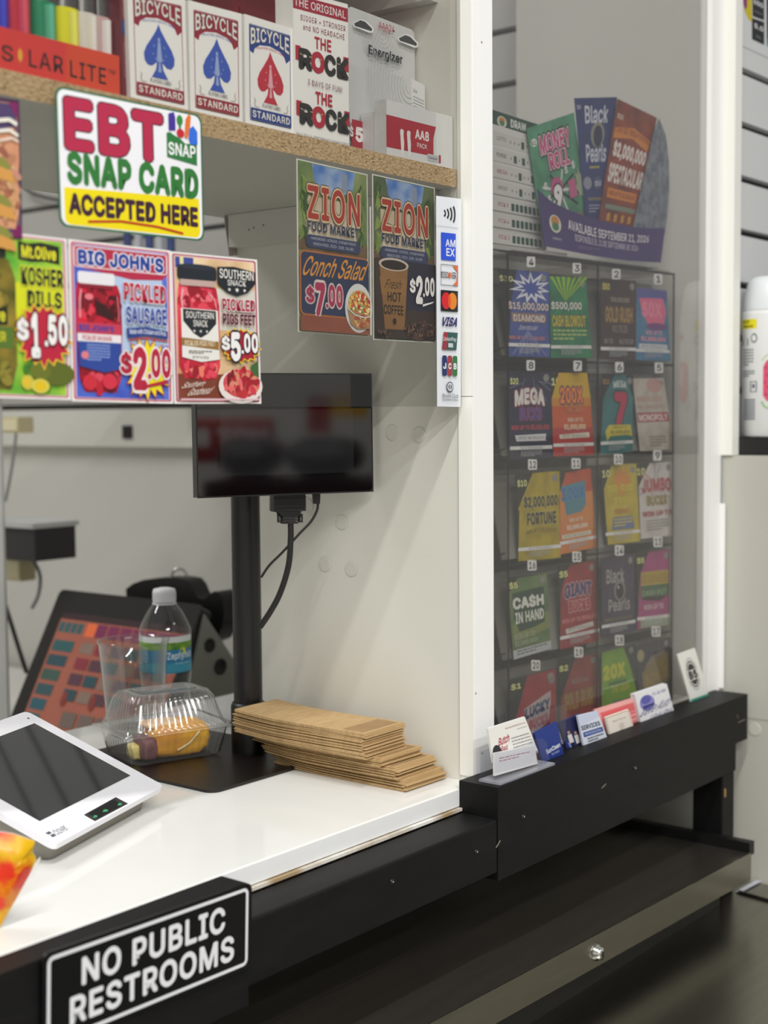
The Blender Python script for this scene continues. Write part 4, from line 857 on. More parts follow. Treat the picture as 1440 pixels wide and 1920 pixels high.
blob(-.026, -.010, .0135, .009, .016, .012, nmat('#5b3236', '#8a5a5a', 60, .5), 'filling', 5, ps)
blob(-.006, -.004, .0355, .020, .015, .003, nmat('#dfb0a0', '#f0cf8a', 60, .5), 'glaze', 6, ps)
blob(-.034, -.006, .010, .008, .010, .008, nmat('#e0cc62', '#ead98a', 60, .5), 'crumb', 7, ps)
q = MB(); bb = V((cc.x, cc.y, zb))+ey*(-.0285)
q.tube(spline([bb+ex*(.002)+V((0, 0, .010)), bb+ex*.010+V((0, 0, .013)), bb+ex*.018+V((0, 0, .0175)), bb+ex*.028+V((0, 0, .027))]), .0010, mat('#f0dcae', .5), 8); q.build('icing_streak', ps)
# ================================================================== CUP
cr = at(250, 1199, Y=.437); cu = thing('drinking_cup', (cr.x, cr.y, CZ), 'empty clear tapered cup standing between container and water bottle', 'cup')
H = cr.z-CZ; R = 67/F*((cr-CAM).dot(fw))
q = MB(); q.lathe([(R*.74, .001), (R*.76, .004), (R*.97, H-.004), (R*1.0, H-.002), (R*1.005, H), (R*.985, H), (R*.95, H-.004), (R*.73, .008), (.001, .007)], (cr.x, cr.y, CZ), GLASS, 64, cap=False); q.build('wall', cu)
q = MB(); q.lathe([(R*.70, .0005), (R*.74, .002), (R*.70, .006)], (cr.x, cr.y, CZ), GLASS, 48); q.build('base', cu)
q = MB()
for k, (dx, h0, h1) in enumerate(((0, .050, .066), (.003, .046, .05))):
    pass
a = cr - r0*(R*.90); q.tube([V((a.x, a.y-.002, CZ+.046)), V((a.x+.0015, a.y-.004, CZ+.056)), V((a.x, a.y-.002, CZ+.064))], .0009, mat('#d8571c', .4), 8); tag(q.build('orange_mark', cu), 'small orange printed mark')
# ================================================================== BOTTLE
bp = at(308, 1115, Y=.452); wb_ = thing('water_bottle', (bp.x, bp.y, CZ), 'small clear plastic water bottle with a white cap and blue label', 'bottle')
zc = at(300, 1103, Y=.452).z; Hb = zc-CZ; k = (bp-CAM).dot(fw)/F; rc = 21.5*k; rb_ = 49*k
zz = lambda y: at(308, y, Y=.452).z-CZ
prof = [(rb_*.80, 0), (rb_*.95, .003), (rb_*.97, .008), (rb_*.88, .016), (rb_*.97, .024), (rb_*.90, .033), (rb_*.99, zz(1262)), (rb_, zz(1258)), (rb_*.975, zz(1255)), (rb_*.975, zz(1190)), (rb_, zz(1187)), (rb_*.99, zz(1180)), (rb_*.86, zz(1165)), (rb_*.66, zz(1147)), (rb_*.46, zz(1134)), (rc*.86, zz(1130)), (rc*.86, zz(1124))]
BOT = thin('bottle_plastic', (.94, .95, .955, 1), 1.45, .03, 2.2)
q = MB(); q.lathe(prof, (bp.x, bp.y, CZ+.0008), BOT, 48, cap=False); q.lathe([(.0015, .004), (rb_*.80, 0)], (bp.x, bp.y, CZ+.0008), BOT, 48, cap=False); q.build('body', wb_)
q = MB(); capp = [(rc*.97, zz(1128)), (rc, zz(1127)), (rc, zz(1108)), (rc*.93, zz(1104)), (rc*.5, zz(1103)+.0008)]
q.lathe(capp, (bp.x, bp.y, CZ), mat('#eff0f6', .35), 48)
cap_o = q.build('cap', wb_)
q = MB()
for i in range(48):
    a = 2*math.pi*i/48; p = V((bp.x+rc*1.0*math.cos(a), bp.y+rc*1.0*math.sin(a), CZ+zz(1125))); q.tube([p, p+V((0, 0, zz(1110)-zz(1125)))], .00035, mat('#e3e4ec', .4), 4)
q.build('ridge', cap_o, 'stuff')
q = MB(); q.lathe([(rc*1.04, zz(1132)), (rc*1.04, zz(1129.5))], (bp.x, bp.y, CZ), mat('#eff0f6', .35), 40, cap=True); q.build('neck_ring', wb_)
az = math.atan2(CAM.y-bp.y, CAM.x-bp.x); zl0, zl1 = CZ+zz(1188), CZ+zz(1256); RL = rb_*.985
def fL(u, v, h): a = az - math.radians(105) + math.radians(210)*u; return V((bp.x+(RL+h)*math.cos(a), bp.y+(RL+h)*math.sin(a), zl0+(zl1-zl0)*v))
P = Print(fn=fL); P.asp = 2.3
P.rect(0, 0, 1, 1, '#2e86a8', nu=40); P.rect(0, 0, 1, .16, '#e8eef0', nu=40); P.rect(0, .16, 1, .36, nmat('#3d7a3a', '#8bb83a', 90, .4), nu=40); P.rect(0, .36, 1, .70, '#2a7fae', nu=40); P.rect(0, .72, 1, .96, '#3f9ab8', nu=40)
P.ell(.70, .40, .04, .09, '#d8dc3a', 14); P.text('Zephyrhills', .52, .42, .86, .66, '#eef6fa', .01); P.text('spring water', .60, .70, .80, .76, '#c8e4f0', 0); P.lines(.05, .3, .3, .8, 8, '#dfeaf0', .3)
P.build('label_wrap', wb_)
# ================================================================== REGISTER (POS) BEHIND
tl = at(118, 1105, X=1.35); trr = at(380, 1138, X=1.35); bl = at(13, 1348, X=1.252)
YL, YR = (tl.y+bl.y)/2, trr.y
dv = (bl-V((1.35, YL, tl.z)))
TLp = V((1.35, YL, tl.z)); TRp = V((1.35, YR, tl.z)); Hs = .225; dn = dv.normalized()*Hs; dn.y = 0; BLp = TLp+dn; BRp = TRp+dn
reg = thing('register_screen', (BLp+BRp)*.5+V((.05, 0, -(BLp.z-.881))), 'black tilted register touch screen with an orange and teal key layout', 'monitor')
ns = norm_to_cam(TLp, TRp, BLp)
q = MB(); q.prism(rquad(TLp, TRp, BRp, BLp, .010), -ns*.022, mat('#0e0c0c', .3), True); q.build('housing', reg)
P = Print(TLp, TRp, BRp, BLp, h0=.0002); P.rect(.09, .20, .985, .97, mat('#a8604e', .35, emis=.10)); ORS = mat('#c9694a', .35, emis=.10)
TE = [mat(c, .35, emis=.08) for c in ('#2f5f62', '#2c4f58', '#3c5a50', '#34545a', '#2c5c68', '#2a6468')]
P.rect(.09, .155, .985, .20, mat('#3a2228', .4))
for i in range(4): P.rect(.10+.045*i, .22, .138+.045*i, .29, TE[0])
P.rect(.30, .21, .42, .30, mat('#e06a3a', .3, emis=.2))
for i in range(7): P.rect(.37+.085*i, .21, .445+.085*i, .30, mat('#7c2a52', .35, emis=.1))
for i in range(6): P.rect(.105, .345+.10*i, .255-.01*i, .42+.10*i, TE[i])
for i in range(4):
    for j in range(6): P.rect(.31+.105*j, .34+.105*i, .40+.105*j, .415+.105*i, [TE[1], mat('#8c3340', .35, emis=.08), mat('#5a3a48', .35, emis=.08)][(i+j) % 3] if (i*5+j) % 4 else mat('#8c7468', .35, emis=.08))
for j in range(4): P.rect(.36+.12*j, .80, .46+.12*j, .90, mat('#74645c', .35, emis=.06))
for j in range(3): P.ell(.33+.2*j, .72, .02, .05, mat('#8a3a34', .35, emis=.06))
P.build('lit_screen', reg)
# side stand with two holes
sp_ = [(384, 1152), (436, 1232), (470, 1285), (470, 1300), (350, 1322), (352, 1296)]
sp3 = [at(x, y, Y=YR-.004) for x, y in sp_]
q = MB(); q.prism(sp3, (0, .02, 0), nmat('#85877f', '#8f9189', 6, .4)); tag(q.build('side_stand', reg), 'grey metal triangular side of the stand')
for x, y, r in ((393, 1210, 13), (413, 1250, 15)):
    p = at(x, y, Y=YR-.0045); kk = (p-CAM).dot(fw)/F; q = MB(); q.lathe([(r*kk, 0), (r*kk*1.02, .0015), (r*kk*.86, .0015), (r*kk*.80, .0006), (.0005, .0006)], p, mat('#0a0a0b', .5), 28, axis=(0, -1, 0), cap=False); q.build('round_port', reg)
hp = [(236, 1104), (250, 1094), (270, 1087), (300, 1083), (330, 1083), (350, 1087), (359, 1098), (365, 1113), (373, 1124), (384, 1124), (394, 1113), (403, 1108), (412, 1113), (418, 1128), (420, 1150), (417, 1175), (405, 1200), (360, 1220), (240, 1200)]
q = MB(); hq = [at(x, y, X=1.41) for x, y in hp]
for p in hq: p.z = max(p.z, .8815)
q.prism(hq, (.03, 0, 0), mat('#0d0c0d', .4), True); tag(q.build('rear_cover', reg, bevel=.004), 'rounded black cover rising behind the screen')
c = at(336, 1082, X=1.42); kk = (c-CAM).dot(fw)/F
q = MB(); q.tube([c+V((0, 0, 0))+r0*(15*kk*math.cos(t))+V((0, 0, 16*kk*math.sin(t))) for t in [math.radians(a) for a in range(-20, 201, 12)]], .0022, mat('#c9c8c4', .2, .9), 10); tag(q.build('ring_handle', reg), 'shiny metal ring')
q = MB(); q.box(((BLp.x+.02), YR+.02, .8805), (1.48, YL-.02, .8965), mat('#141314', .4)); q.build('foot', reg)
q = MB(); q.prism([V((BLp.x+.03, 0, .89)), V((1.45, 0, .89)), V((1.40, 0, 1.06)), V((1.37, 0, 1.06))], (0, .1, 0), mat('#141314', .4))
for v in q.v: v.y += YR+.10
q.build('neck', reg)
# ================================================================== CLUTTER AT THE FAR LEFT
def X(x, y, Xp): return at(x, y, X=Xp)
up_ = thing('rack_upright', (1.30, X(0, 900, 1.3).y, .88), 'white upright of a shelf rack at the left edge behind the counter', 'rack')
a = X(-30, 760, 1.30); b = X(10, 985, 1.30); q = MB(); q.box((1.30, X(3, 900, 1.3).y, .88), (1.304, a.y, 1.42), mat('#b9bab8', .5)); q.build('post', up_)
pr = thing('receipt_printer', (1.37, X(20, 1000, 1.37).y, 1.15), 'small printer with a pale top and dark side at the left edge', 'printer')
pz1 = at(30, 985, X=1.37).z; pz0 = at(20, 1050, X=1.37).z; ya_ = X(62, 1000, 1.37).y; yb_ = X(-50, 1000, 1.37).y
q = MB(); q.box((1.37, ya_, pz1-.004), (1.46, yb_, pz1+.004), mat('#b4b5b4', .5)); q.build('cover', pr); q = MB(); q.box((1.375, ya_+.003, pz0), (1.455, yb_, pz1-.004), mat('#2c2a2e', .5)); q.build('body', pr)
for x0_, y0_, x1_, y1_ in ((4, 782, 34, 812), (-20, 1048, 38, 1084)):
    a = X(x0_, y1_, 1.42); b = X(x1_, y0_, 1.42); o = MB(); r_ = thing('shelf_bracket', ((1.43), (a.y+b.y)/2, a.z), 'cream plastic shelf clip, %s' % ('upper of the two at the left edge' if y0_ < 900 else 'lower of the two, under the printer'), 'bracket')
    o.box((1.42, b.y, a.z), (1.45, a.y, b.z), mat('#c8bd96', .5)); o.build('clip', r_); o = MB(); o.box((1.418, b.y+.002, a.z+.004), (1.4199, a.y, b.z-.004), mat('#d8cfac', .5)); o.build('clip_face', r_)
def cable(pts, Xp, r, c, label, name='cable'):
    q = MB(); q.tube(spline([X(x, y, Xp) for x, y in pts]), r, mat(c, .5), 8); tag(q.build(name), label, 'cable')
cable([(0, 1105), (18, 1160), (35, 1215), (50, 1262)], 1.36, .0035, '#161517', 'thick black cable slanting down at the left edge behind the terminal')
cable([(45, 1030), (62, 1050), (75, 1080), (72, 1115), (60, 1140)], 1.42, .003, '#7a7a7a', 'grey cable looping down the far wall below the printer')
cable([(30, 812), (26, 850), (18, 900), (10, 940)], 1.42, .0025, '#8a8a8a', 'thin grey cable hanging under the upper cream clip')
# bits on the far wall seen between shelf and posters
cable([(43, 350), (60, 362), (85, 370), (115, 376), (150, 380)], 1.69, .0032, '#2a2a2c', 'black cable drooping across the far slats under the shelf')
for i, (x0_, c) in enumerate(((231, '#2c3f7c'), (252, '#c8ccd6'), (272, '#2f4488'), (293, '#d0d4dc'), (312, '#33488a'))):
    a = X(x0_, 470, 1.55); b = X(x0_+17, 437, 1.55); r_ = (a-b).length*.28; cx = (a+b)*.5
    o = thing('bottle', (1.55, cx.y, 1.40), ['dark blue bottle cap end, leftmost in the row on the far shelf', 'white bottle second from left on the far shelf', 'blue bottle in the middle of the row on the far shelf', 'white bottle second from right on the far shelf', 'blue bottle, rightmost on the far shelf under the green sticker'][i], 'bottle', 'blue and white bottles on the far shelf')
    rr_ = 8.2*(cx-CAM).dot(fw)/F; h_ = a.z*0+b.z-1.50
    q = MB(); q.lathe([(rr_, 0), (rr_, h_*.8+.03), (rr_*.6, h_*.8+.045)], (1.55, cx.y, 1.50), mat(c, .35), 20); q.build('body', o); q = MB(); q.lathe([(rr_*.55, h_*.8+.045), (rr_*.55, h_*.8+.055)], (1.55, cx.y, 1.50), mat('#e0e2e8', .4), 16); q.build('cap', o)
fs_ = thing('far_shelf', (1.6, 1.1, 1.46), 'narrow grey ledge on the far wall carrying blue and white bottles', 'shelf'); q = MB(); a = X(225, 470, 1.55); b = X(335, 470, 1.55)
q.box((1.50, b.y-.03, 1.492), (1.699, a.y+.03, 1.4995), mat('#a7a6a2', .5)); q.build('ledge', fs_); q = MB(); q.box((1.69, b.y, 1.47), (1.699, b.y+.02, 1.492), mat('#8a8a88', .5)); q.build('bracket', fs_)
q3 = quad(((421, 402), (446, 398), (462, 476), (430, 480)), X=1.40); q3 = [at(x, y, Y=.3126) for x, y in ((420, 404), (462, 404), (462, 478), (430, 480))]
P = Print(*q3); P.sheet(.0005, '#b8b0a4'); P.rect(.2, .35, 1, .42, '#9c3038'); P.lines(.15, .46, .95, .95, 14, '#a06a64', .4); o = P.build('notice_sheet'); tag(o, 'narrow printed notice sheet taped to the back end of the divider', 'notice')
# ================================================================== LOTTERY DISPENSER
P0 = at(951, 474, Y=.06); al = math.radians(4.95); ed = V((math.cos(al), -math.sin(al), 0)); en = V((-math.sin(al), -math.cos(al), 0)); eb_ = -en
def LD(x, y, off=0): return onpl(x, y, P0+eb_*off, en)
def sz(p): return (p-P0).dot(ed)
W_ = sz(LD(1265, 514)); ZT = P0.z; rows = [LD(951, y).z for y in (474, 672, 863, 1059, 1248)]; DEP = .13
rows[0] = ZT; pitch = (rows[0]-rows[4])/4; rows.append(max(rows[4]-pitch, CZ+.001)); Wm = sz(LD(1121, 700))
ds = thing('ticket_dispenser', P0+ed*(W_/2)+eb_*(DEP/2)+V((0, 0, CZ-ZT)), 'clear smoky plastic lottery ticket dispenser with twenty numbered bins', 'dispenser')
def LP(s_, d_, z_): return P0 + ed*s_ + eb_*d_ + V((0, 0, z_-ZT))
def lbox(s0, s1, d0, d1, z0, z1, m, name, par=ds):
    q = MB(); b = [LP(s, d, z) for z in (z0, z1) for s, d in ((s0, d0), (s1, d0), (s1, d1), (s0, d1))]
    q.add(b, [(0, 3, 2, 1), (4, 5, 6, 7), (0, 1, 5, 4), (1, 2, 6, 5), (2, 3, 7, 6), (3, 0, 4, 7)], m); return q.build(name, par)
DG = mat('#8b8a84', .45)
for s_ in (0, Wm-.001, W_-.0022): lbox(s_, s_+.0022, 0, DEP, CZ+.0005, ZT, SMOKE, 'upright_panel')
for s_ in (0, Wm-.001, W_-.0022): lbox(s_, s_+.0020, -.0006, .0012, CZ+.0005, ZT, EDGE, 'upright_edge')
for i, z_ in enumerate(rows):
    lbox(.0022, W_-.0022, 0, DEP, z_-.002, z_, SMOKE, 'shelf_panel'); lbox(.0022, W_-.0022, -.0005, .0008, z_-.0022, z_+.0003, EDGE, 'shelf_edge')
lbox(0, W_, DEP, DEP+.002, CZ+.0005, ZT, mat('#a9a8a0', .5), 'back_panel')
for i in range(5):      # angled ticket rests inside every row
    z1_, z0_ = rows[i], rows[i+1]
    for s0_, s1_ in ((.003, Wm-.002), (Wm+.002, W_-.003)):
        q = MB(); a = [LP(s0_, .010, z0_+.004), LP(s1_, .010, z0_+.004), LP(s1_, .030, z1_-.012), LP(s0_, .030, z1_-.012)]
        q.prism(a, eb_*.0015, DG); q.build('ticket_rest', ds)
    q = MB(); q.tube(spline([LP(-.0005, .004, z0_+.012), LP(-.0005, .03, z0_+.006), LP(-.0005, .07, z0_+.004), LP(-.0005, .12, z0_+.010)]), .0012, EDGE, 6); q.build('side_curve', ds)
nums = [(4, 996, 491), (3, 1082, 503), (2, 1156, 514), (1, 1234.5, 523.5), (8, 995.6, 685), (7, 1083.6, 686), (6, 1161.7, 688.6), (5, 1236, 689.6), (12, 999, 871), (11, 1080.5, 869), (10, 1160, 861), (9, 1233, 854), (16, 998, 1060), (15, 1082, 1044), (14, 1161.7, 1032), (13, 1234, 1016), (20, 1005, 1247.5), (19, 1085.5, 1223), (18, 1162, 1200.5), (17, 1230.5, 1184)]
for n_, x, y in nums:
    w_ = 7.5 if n_ < 10 else 8; p = [LD(x-w_, y-10, -.0016), LD(x+w_, y-9.5, -.0016), LD(x+w_, y+9.5, -.0016), LD(x-w_, y+10, -.0016)]
    P = Print(*p); P.sheet(.0009, '#e9e9ea', .12); P.text(str(n_), .2 if n_ < 10 else .12, .16, .8 if n_ < 10 else .88, .84, '#17171a', .02); P.build('bin_number', ds)
TK = {}
def ticket(n_, pts, label, body, shape=None, pr=None, black=True, off=.006):
    q = [LD(x, y, off) for x, y in pts]
    P = Print(*q); P.sheet(.0005, body if not black else '#1c1c1c'); P.lab = label
    if black:
        P.poly(shape or [(.28, 0), (1, 0), (1, 1), (0, 1), (0, .32)], body)
    else: P.rect(0, 0, 1, 1, body)
    if pr: P.text(pr, .03, .06, .24, .15, '#e6e8a0', .02, out=('#6b7020', .04))
    P.ell(.88, .075, .07, .045, '#8a8a86', 12); P.n_ = n_
    return P
def fin(P, bar=True):
    if bar: P.rect(0, .845, 1, .885, '#e8e8e8'); P.text('PLAY RESPONSIBLY', .25, .853, .8, .876, '#333333', 0); P.lines(.25, .90, .75, .97, 4, '#b9bcc0', .4, seed=P.n_)
    tag(P.build('lottery_ticket'), P.lab, 'ticket', 'lottery tickets in the dispenser')
G = lambda a, b, s=40: nmat(a, b, s, .45)
P = ticket(4, ((934, 503), (1029, 511), (1030.5, 670), (953, 668)), 'blue starburst $15,000,000 ticket in bin 4', G('#36478f', '#4a5aa8'), [(.36, .0), (1, 0), (1, 1), (0, 1), (.2, .35)], None)
P.text('$30', .0, .07, .26, .15, '#d8dc90', .02)
P.star(.62, .2, .42, .20, '#e4e6f2', 11, .5, .1); P.star(.62, .2, .30, .13, '#3d52a6', 11, .45, .1); P.text('$15,000,000', .12, .36, .98, .47, '#e2d4cc', .03, out=('#5a3a34', .03)); P.rect(.16, .49, .92, .60, '#8a6f6c'); P.text('DIAMOND', .2, .51, .90, .59, '#e2d8d2', .02); P.text('Spectacular', .3, .63, .72, .70, '#d8d4dc', 0, shear=.2); P.text('WIN UP TO $15,000,000', .06, .755, .88, .81, '#e08a78', .02)
for k in range(6): P.line([(.5, .70), (.1+.16*k, .98)], .02, '#7c84b4')
fin(P)
P = ticket(3, ((1030.5, 518), (1098.6, 520), (1109.7, 671), (1032.8, 671)), 'green and teal $500,000 ticket in bin 3', G('#1f6a4c', '#2f8a5c'), None, None, False)
for k in range(7): P.poly([(.4, .3), (-.0+.16*k, .0), (.09+.16*k, .0)], '#9ac02c')
P.text('$500,000', .02, .30, .82, .42, '#e2e6dc', .03, out=('#173a2c', .04)); P.text('CASH BLOWOUT', .04, .47, .90, .62, '#c8b83c', .04, out=('#17402c', .03)); P.lines(.06, .65, .92, .80, 3, '#a8c070', .5); fin(P)
P = ticket(2, ((1127, 521), (1193, 527), (1191.7, 675), (1125.5, 674)), 'dark brown $50 ticket in bin 2', G('#3c2a28', '#463230'), None, None, False)
P.text('$50', .04, .05, .24, .15, '#e0d46a', .03); P.text('$25,000,000', .28, .22, .8, .29, '#c0b2a0', .01); P.text('GOLD RUSH', .12, .34, .90, .54, '#a8864c', .04, out=('#55391c', .03)); P.text('MULTIPLIER', .32, .57, .75, .66, '#9c8a84', .01); P.text('5X TO', .1, .74, .34, .80, '#a89a92', .02); P.text('MULTIPLIER', .52, .74, .92, .80, '#a89a92', .01); fin(P)
P = ticket(1, ((1194, 539), (1250, 545), (1257, 677), (1192, 675)), 'sky blue ticket with a pink splash in bin 1', G('#3f6f9c', '#4a88a8'), None, None, False)
P.rect(0, 0, 1, .15, '#5a5aa0'); P.poly([(.08, .14), (.85, .12), (.95, .3), (.85, .48), (.55, .55), (.35, .5), (.15, .3)], '#e46a90'); P.text('50X', .16, .18, .8, .40, '#ee86a4', .05); P.ell(.62, .52, .32, .05, '#7a3a80'); P.text('WIN UP TO', .28, .58, .78, .64, '#f0a8bc', .02); P.text('$1,000,000', .14, .66, .88, .74, '#ee98b0', .04); P.rect(.08, .77, .92, .84, '#d8dde4'); P.text('LIMITED TIME BONUS PLAY', .12, .785, .88, .825, '#444444', 0); fin(P)
P = ticket(8, ((953.6, 697.5), (1033, 696), (1034.7, 860), (955.5, 862.8)), 'black and navy $20 ticket in bin 8', G('#15162c', '#22244a'), None, None, False)
P.text('$20', .03, .06, .22, .15, '#e4e690', .03); P.text('MEGA', .13, .21, .84, .40, '#ece8e2', .05, out=('#a8283a', .03), arch=.15); P.text('BUCKS', .24, .41, .76, .55, '#4a4c98', .03, out=('#9c2838', .05)); P.text('WIN UP TO $5,000,000', .04, .60, .94, .67, '#c83a48', .03); P.poly([(.12, .72), (.86, .71), (.84, .78), (.88, .79), (.16, .79)], '#dcdce0'); P.text('LIMITED TIME BONUS PLAY', .18, .735, .82, .77, '#222222', 0)
for k in range(9): P.line([(.5+.2*math.cos(k), .12+.06*math.sin(k)), (.5+.5*math.cos(k), .14+.3*abs(math.sin(k)))], .008, '#8c90b8')
fin(P)
P = ticket(7, ((1031, 699), (1104, 699), (1114, 853), (1037.5, 856)), 'yellow to red 200X ticket in bin 7', G('#c8501c', '#d0601e', 12), [(.22, 0), (.95, 0), (1, .3), (1, 1), (0, 1), (.02, .3)], '10')
P.poly([(.22, 0), (.95, 0), (1, .3), (.02, .3)], '#d0a81c'); P.poly([(.01, .3), (1, .3), (1, .4), (.01, .4)], '#cf861e'); P.rect(0, .66, 1, 1, '#b42c28')
P.text('200X', .22, .17, .80, .37, '#f0882c', .04, out=('#5c2452', .06)); P.text('THE CASH', .34, .40, .76, .48, '#f0882c', .03, out=('#5c2452', .04)); P.text('WIN UP TO', .38, .54, .76, .59, '#eed8c0', .02); P.text('$1,000,000', .28, .61, .82, .69, '#f0d8b4', .04); P.poly([(.16, .74), (.9, .72), (.9, .78), (.16, .79)], '#e4dccc'); P.text('LIMITED TIME BONUS PLAY', .22, .74, .84, .775, '#333333', 0); fin(P)
P = ticket(6, ((1129, 700), (1187.5, 704), (1186, 847.5), (1125, 851.7)), 'teal ticket with a big red seven in bin 6', G('#28686c', '#357a7c'), [(.4, 0), (.75, 0), (1, .3), (1, 1), (0, 1), (.06, .3)], None)
P.text('$10', .02, .06, .22, .14, '#c0904c', .02); P.text('MEGA', .36, .09, .78, .18, '#d8dcdc', .03, arch=.2); P.text('7', .40, .22, .82, .66, '#b8264a', .06, out=('#1c3c40', .04), shear=-.1); P.poly([(.14, .72), (.24, .64), (.92, .64), (.98, .80), (.86, .77), (.3, .78), (.2, .84)], '#d0c02c'); P.text('WIN UP TO', .38, .655, .8, .69, '#4c4820', .01); P.text('$1,000,000', .3, .705, .9, .76, '#5a5220', .03); fin(P)
P = ticket(5, ((1186.7, 710), (1244.4, 708.6), (1264, 843), (1200, 846)), 'whitish ticket with a red banner in bin 5', G('#b4aba2', '#c8c2b8', 60), None, None, False)
P.ell(.65, .1, .25, .1, '#c49a94'); P.text('$500,000', .05, .24, .85, .34, '#c0988a', .04); P.text('$1,000,000', .08, .35, .85, .43, '#b89a8c', .04); P.rect(.02, .47, .98, .60, '#a83a48'); P.text('MONOPOLY', .06, .49, .94, .585, '#e8dcd8', .03); P.lines(.3, .80, .8, .96, 4, '#7c786e', .4); fin(P, False)
P = ticket(12, ((966.7, 890), (1049, 883), (1051.4, 1045.5), (971.7, 1052.5)), 'yellow $2,000,000 ticket in bin 12', G('#9c8a14', '#c4ac1c', 50), [(.38, 0), (1, 0), (1, 1), (0, 1), (.06, .42), (.03, .40)], '$10')
P.text('$2,000,000', .16, .25, .94, .42, '#3a3418', .05, out=('#c0b878', .03)); P.text('FORTUNE', .22, .45, .90, .60, '#3a3418', .05, out=('#c0b878', .03)); P.poly([(.16, .68), (.5, .60), (.94, .66), (.92, .74), (.5, .70), (.2, .78)], '#a8921c'); P.text('WIN UP TO $2,000,000', .2, .65, .9, .71, '#443c14', .01, arch=.3); fin(P)
P = ticket(11, ((1046, 885), (1107, 877.5), (1119.4, 1026), (1050, 1040)), 'orange 100X ticket in bin 11', G('#cf7a3c', '#dc8e48', 16), [(.25, .02), (1, 0), (1, 1), (0, 1), (.0, .3)], None)
P.poly([(.22, .02), (1, 0), (1, .28), (.08, .3)], '#c04c2c'); P.poly([(.08, .18), (.8, .14), (.78, .44), (.64, .52), (.2, .54), (.16, .38)], '#4c8496'); P.text('100X', .08, .19, .78, .36, '#3d72ac', .05, out=('#5a9cb4', .03)); P.text('WIN UP TO', .28, .58, .66, .63, '#ecd8cc', .02); P.text('$2,000,000', .2, .66, .78, .73, '#f0e2da', .04); P.rect(.06, .77, .86, .82, '#e2dac8'); P.text('LIMITED TIME BONUS PLAY', .1, .78, .8, .81, '#444444', 0); fin(P)
P = ticket(10, ((1126, 873), (1193, 869), (1200, 1015), (1136, 1022)), 'yellow sunburst $50-$500 ticket in bin 10', G('#b8a42c', '#ccb83a', 50), [(.3, 0), (1, 0), (1, 1), (.06, 1), (.05, .3)], '10')
P.star(.56, .22, .34, .22, '#d88a2c', 16, .5, .1); P.text('$50-$100', .16, .24, .86, .35, '#dcd030', .04, out=('#a8782c', .03)); P.text('$500', .3, .40, .76, .50, '#dcd030', .04, out=('#a8782c', .03)); P.text('FRENZY', .3, .56, .76, .62, '#c47c30', .02); P.poly([(.2, .82), (.25, .66), (.8, .66), (.85, .82)], '#6a74a0'); P.lines(.26, .68, .8, .80, 3, '#d0c040', .5); fin(P)
P = ticket(9, ((1191, 870), (1261, 865), (1262.5, 1004), (1201, 1011)), 'white ticket with big red lettering in bin 9', G('#c8c2c0', '#dad4d2', 50), [(.38, 0), (1, 0), (1, 1), (0, 1), (.05, .3)], '10')
for k in range(12): P.line([(.5+.2*math.cos(k), .3+.1*math.sin(k)), (.5+.5*math.cos(k), .3+.28*math.sin(k))], .012, '#7078a8' if k % 2 else '#b85a68')
P.text('JUMBO', .12, .22, .94, .40, '#b03c50', .05, arch=.1, out=('#c8c0bc', .03)); P.text('BUCKS', .24, .43, .82, .57, '#a08a4c', .05); P.text('WIN UP TO', .10, .64, .95, .71, '#b44454', .04); P.lines(.2, .76, .85, .92, 4, '#8c8c88', .4); fin(P, False)
P = ticket(16, ((951, 1083), (1025, 1075), (1033, 1216), (962.5, 1237)), 'green ticket with white cash lettering in bin 16', G('#4c6a42', '#6a8450', 30), [(.25, .02), (1, 0), (1, 1), (0, 1), (.0, .2)], '$5')
P.poly([(.04, .58), (1, .5), (1, .72), (.04, .8)], '#7c8848'); P.poly([(.08, .2), (.9, .16), (.88, .62), (.6, .66), (.2, .68), (.1, .5)], '#1f4434'); P.text('CA$H', .08, .24, .88, .42, '#e2e4da', .05, out=('#1c3c2c', .03)); P.text('IN HAND', .12, .44, .86, .58, '#e2e4da', .03); P.text('WIN UP TO', .06, .70, .60, .77, '#aab09c', .01); P.text('$2,000,000!', .06, .79, .66, .86, '#b4baa4', .01); P.rect(0, .89, 1, 1, '#b8bcc0'); P.lines(.1, .91, .9, .98, 2, '#444444', .4); fin(P, False)
P = ticket(15, ((1046, 1062), (1117, 1051), (1123.6, 1201), (1050, 1218)), 'dark red $5 ticket in bin 15', G('#8c2028', '#a02c34', 60), [(.3, .0), (1, 0), (1, 1), (.0, 1), (.06, .3)], '$5')
P.text('GIANT', .14, .24, .86, .42, '#463a70', .06, out=('#d0a8a8', .04), arch=.12); P.text('BUCKS', .24, .44, .80, .58, '#a82838', .06, out=('#d8b8b8', .04)); P.text('WIN UP TO $500,000', .06, .64, .98, .71, '#d87c80', .04); P.poly([(.14, .77), (.86, .74), (.86, .80), (.16, .83)], '#d8d4d0'); P.text('LIMITED TIME BONUS PLAY', .2, .765, .8, .80, '#444444', 0); fin(P)
P = ticket(14, ((1128, 1045.6), (1189, 1038.6), (1191.7, 1184), (1128, 1195.6)), 'dark violet ticket with a black pearl in bin 14', G('#38304a', '#443a58'), None, None, False)
P.text('Black', .14, .16, .68, .34, '#a8a2a0', .02); P.ell(.54, .44, .17, .13, '#8a8680'); P.ell(.54, .45, .12, .10, '#1c1a24'); P.ell(.5, .40, .02, .02, '#d8d8dc'); P.text('Pearls', .2, .54, .84, .70, '#a8a2a0', .02); P.text('WIN UP TO $1,000,000', .08, .77, .90, .82, '#8c8444', .02); fin(P)
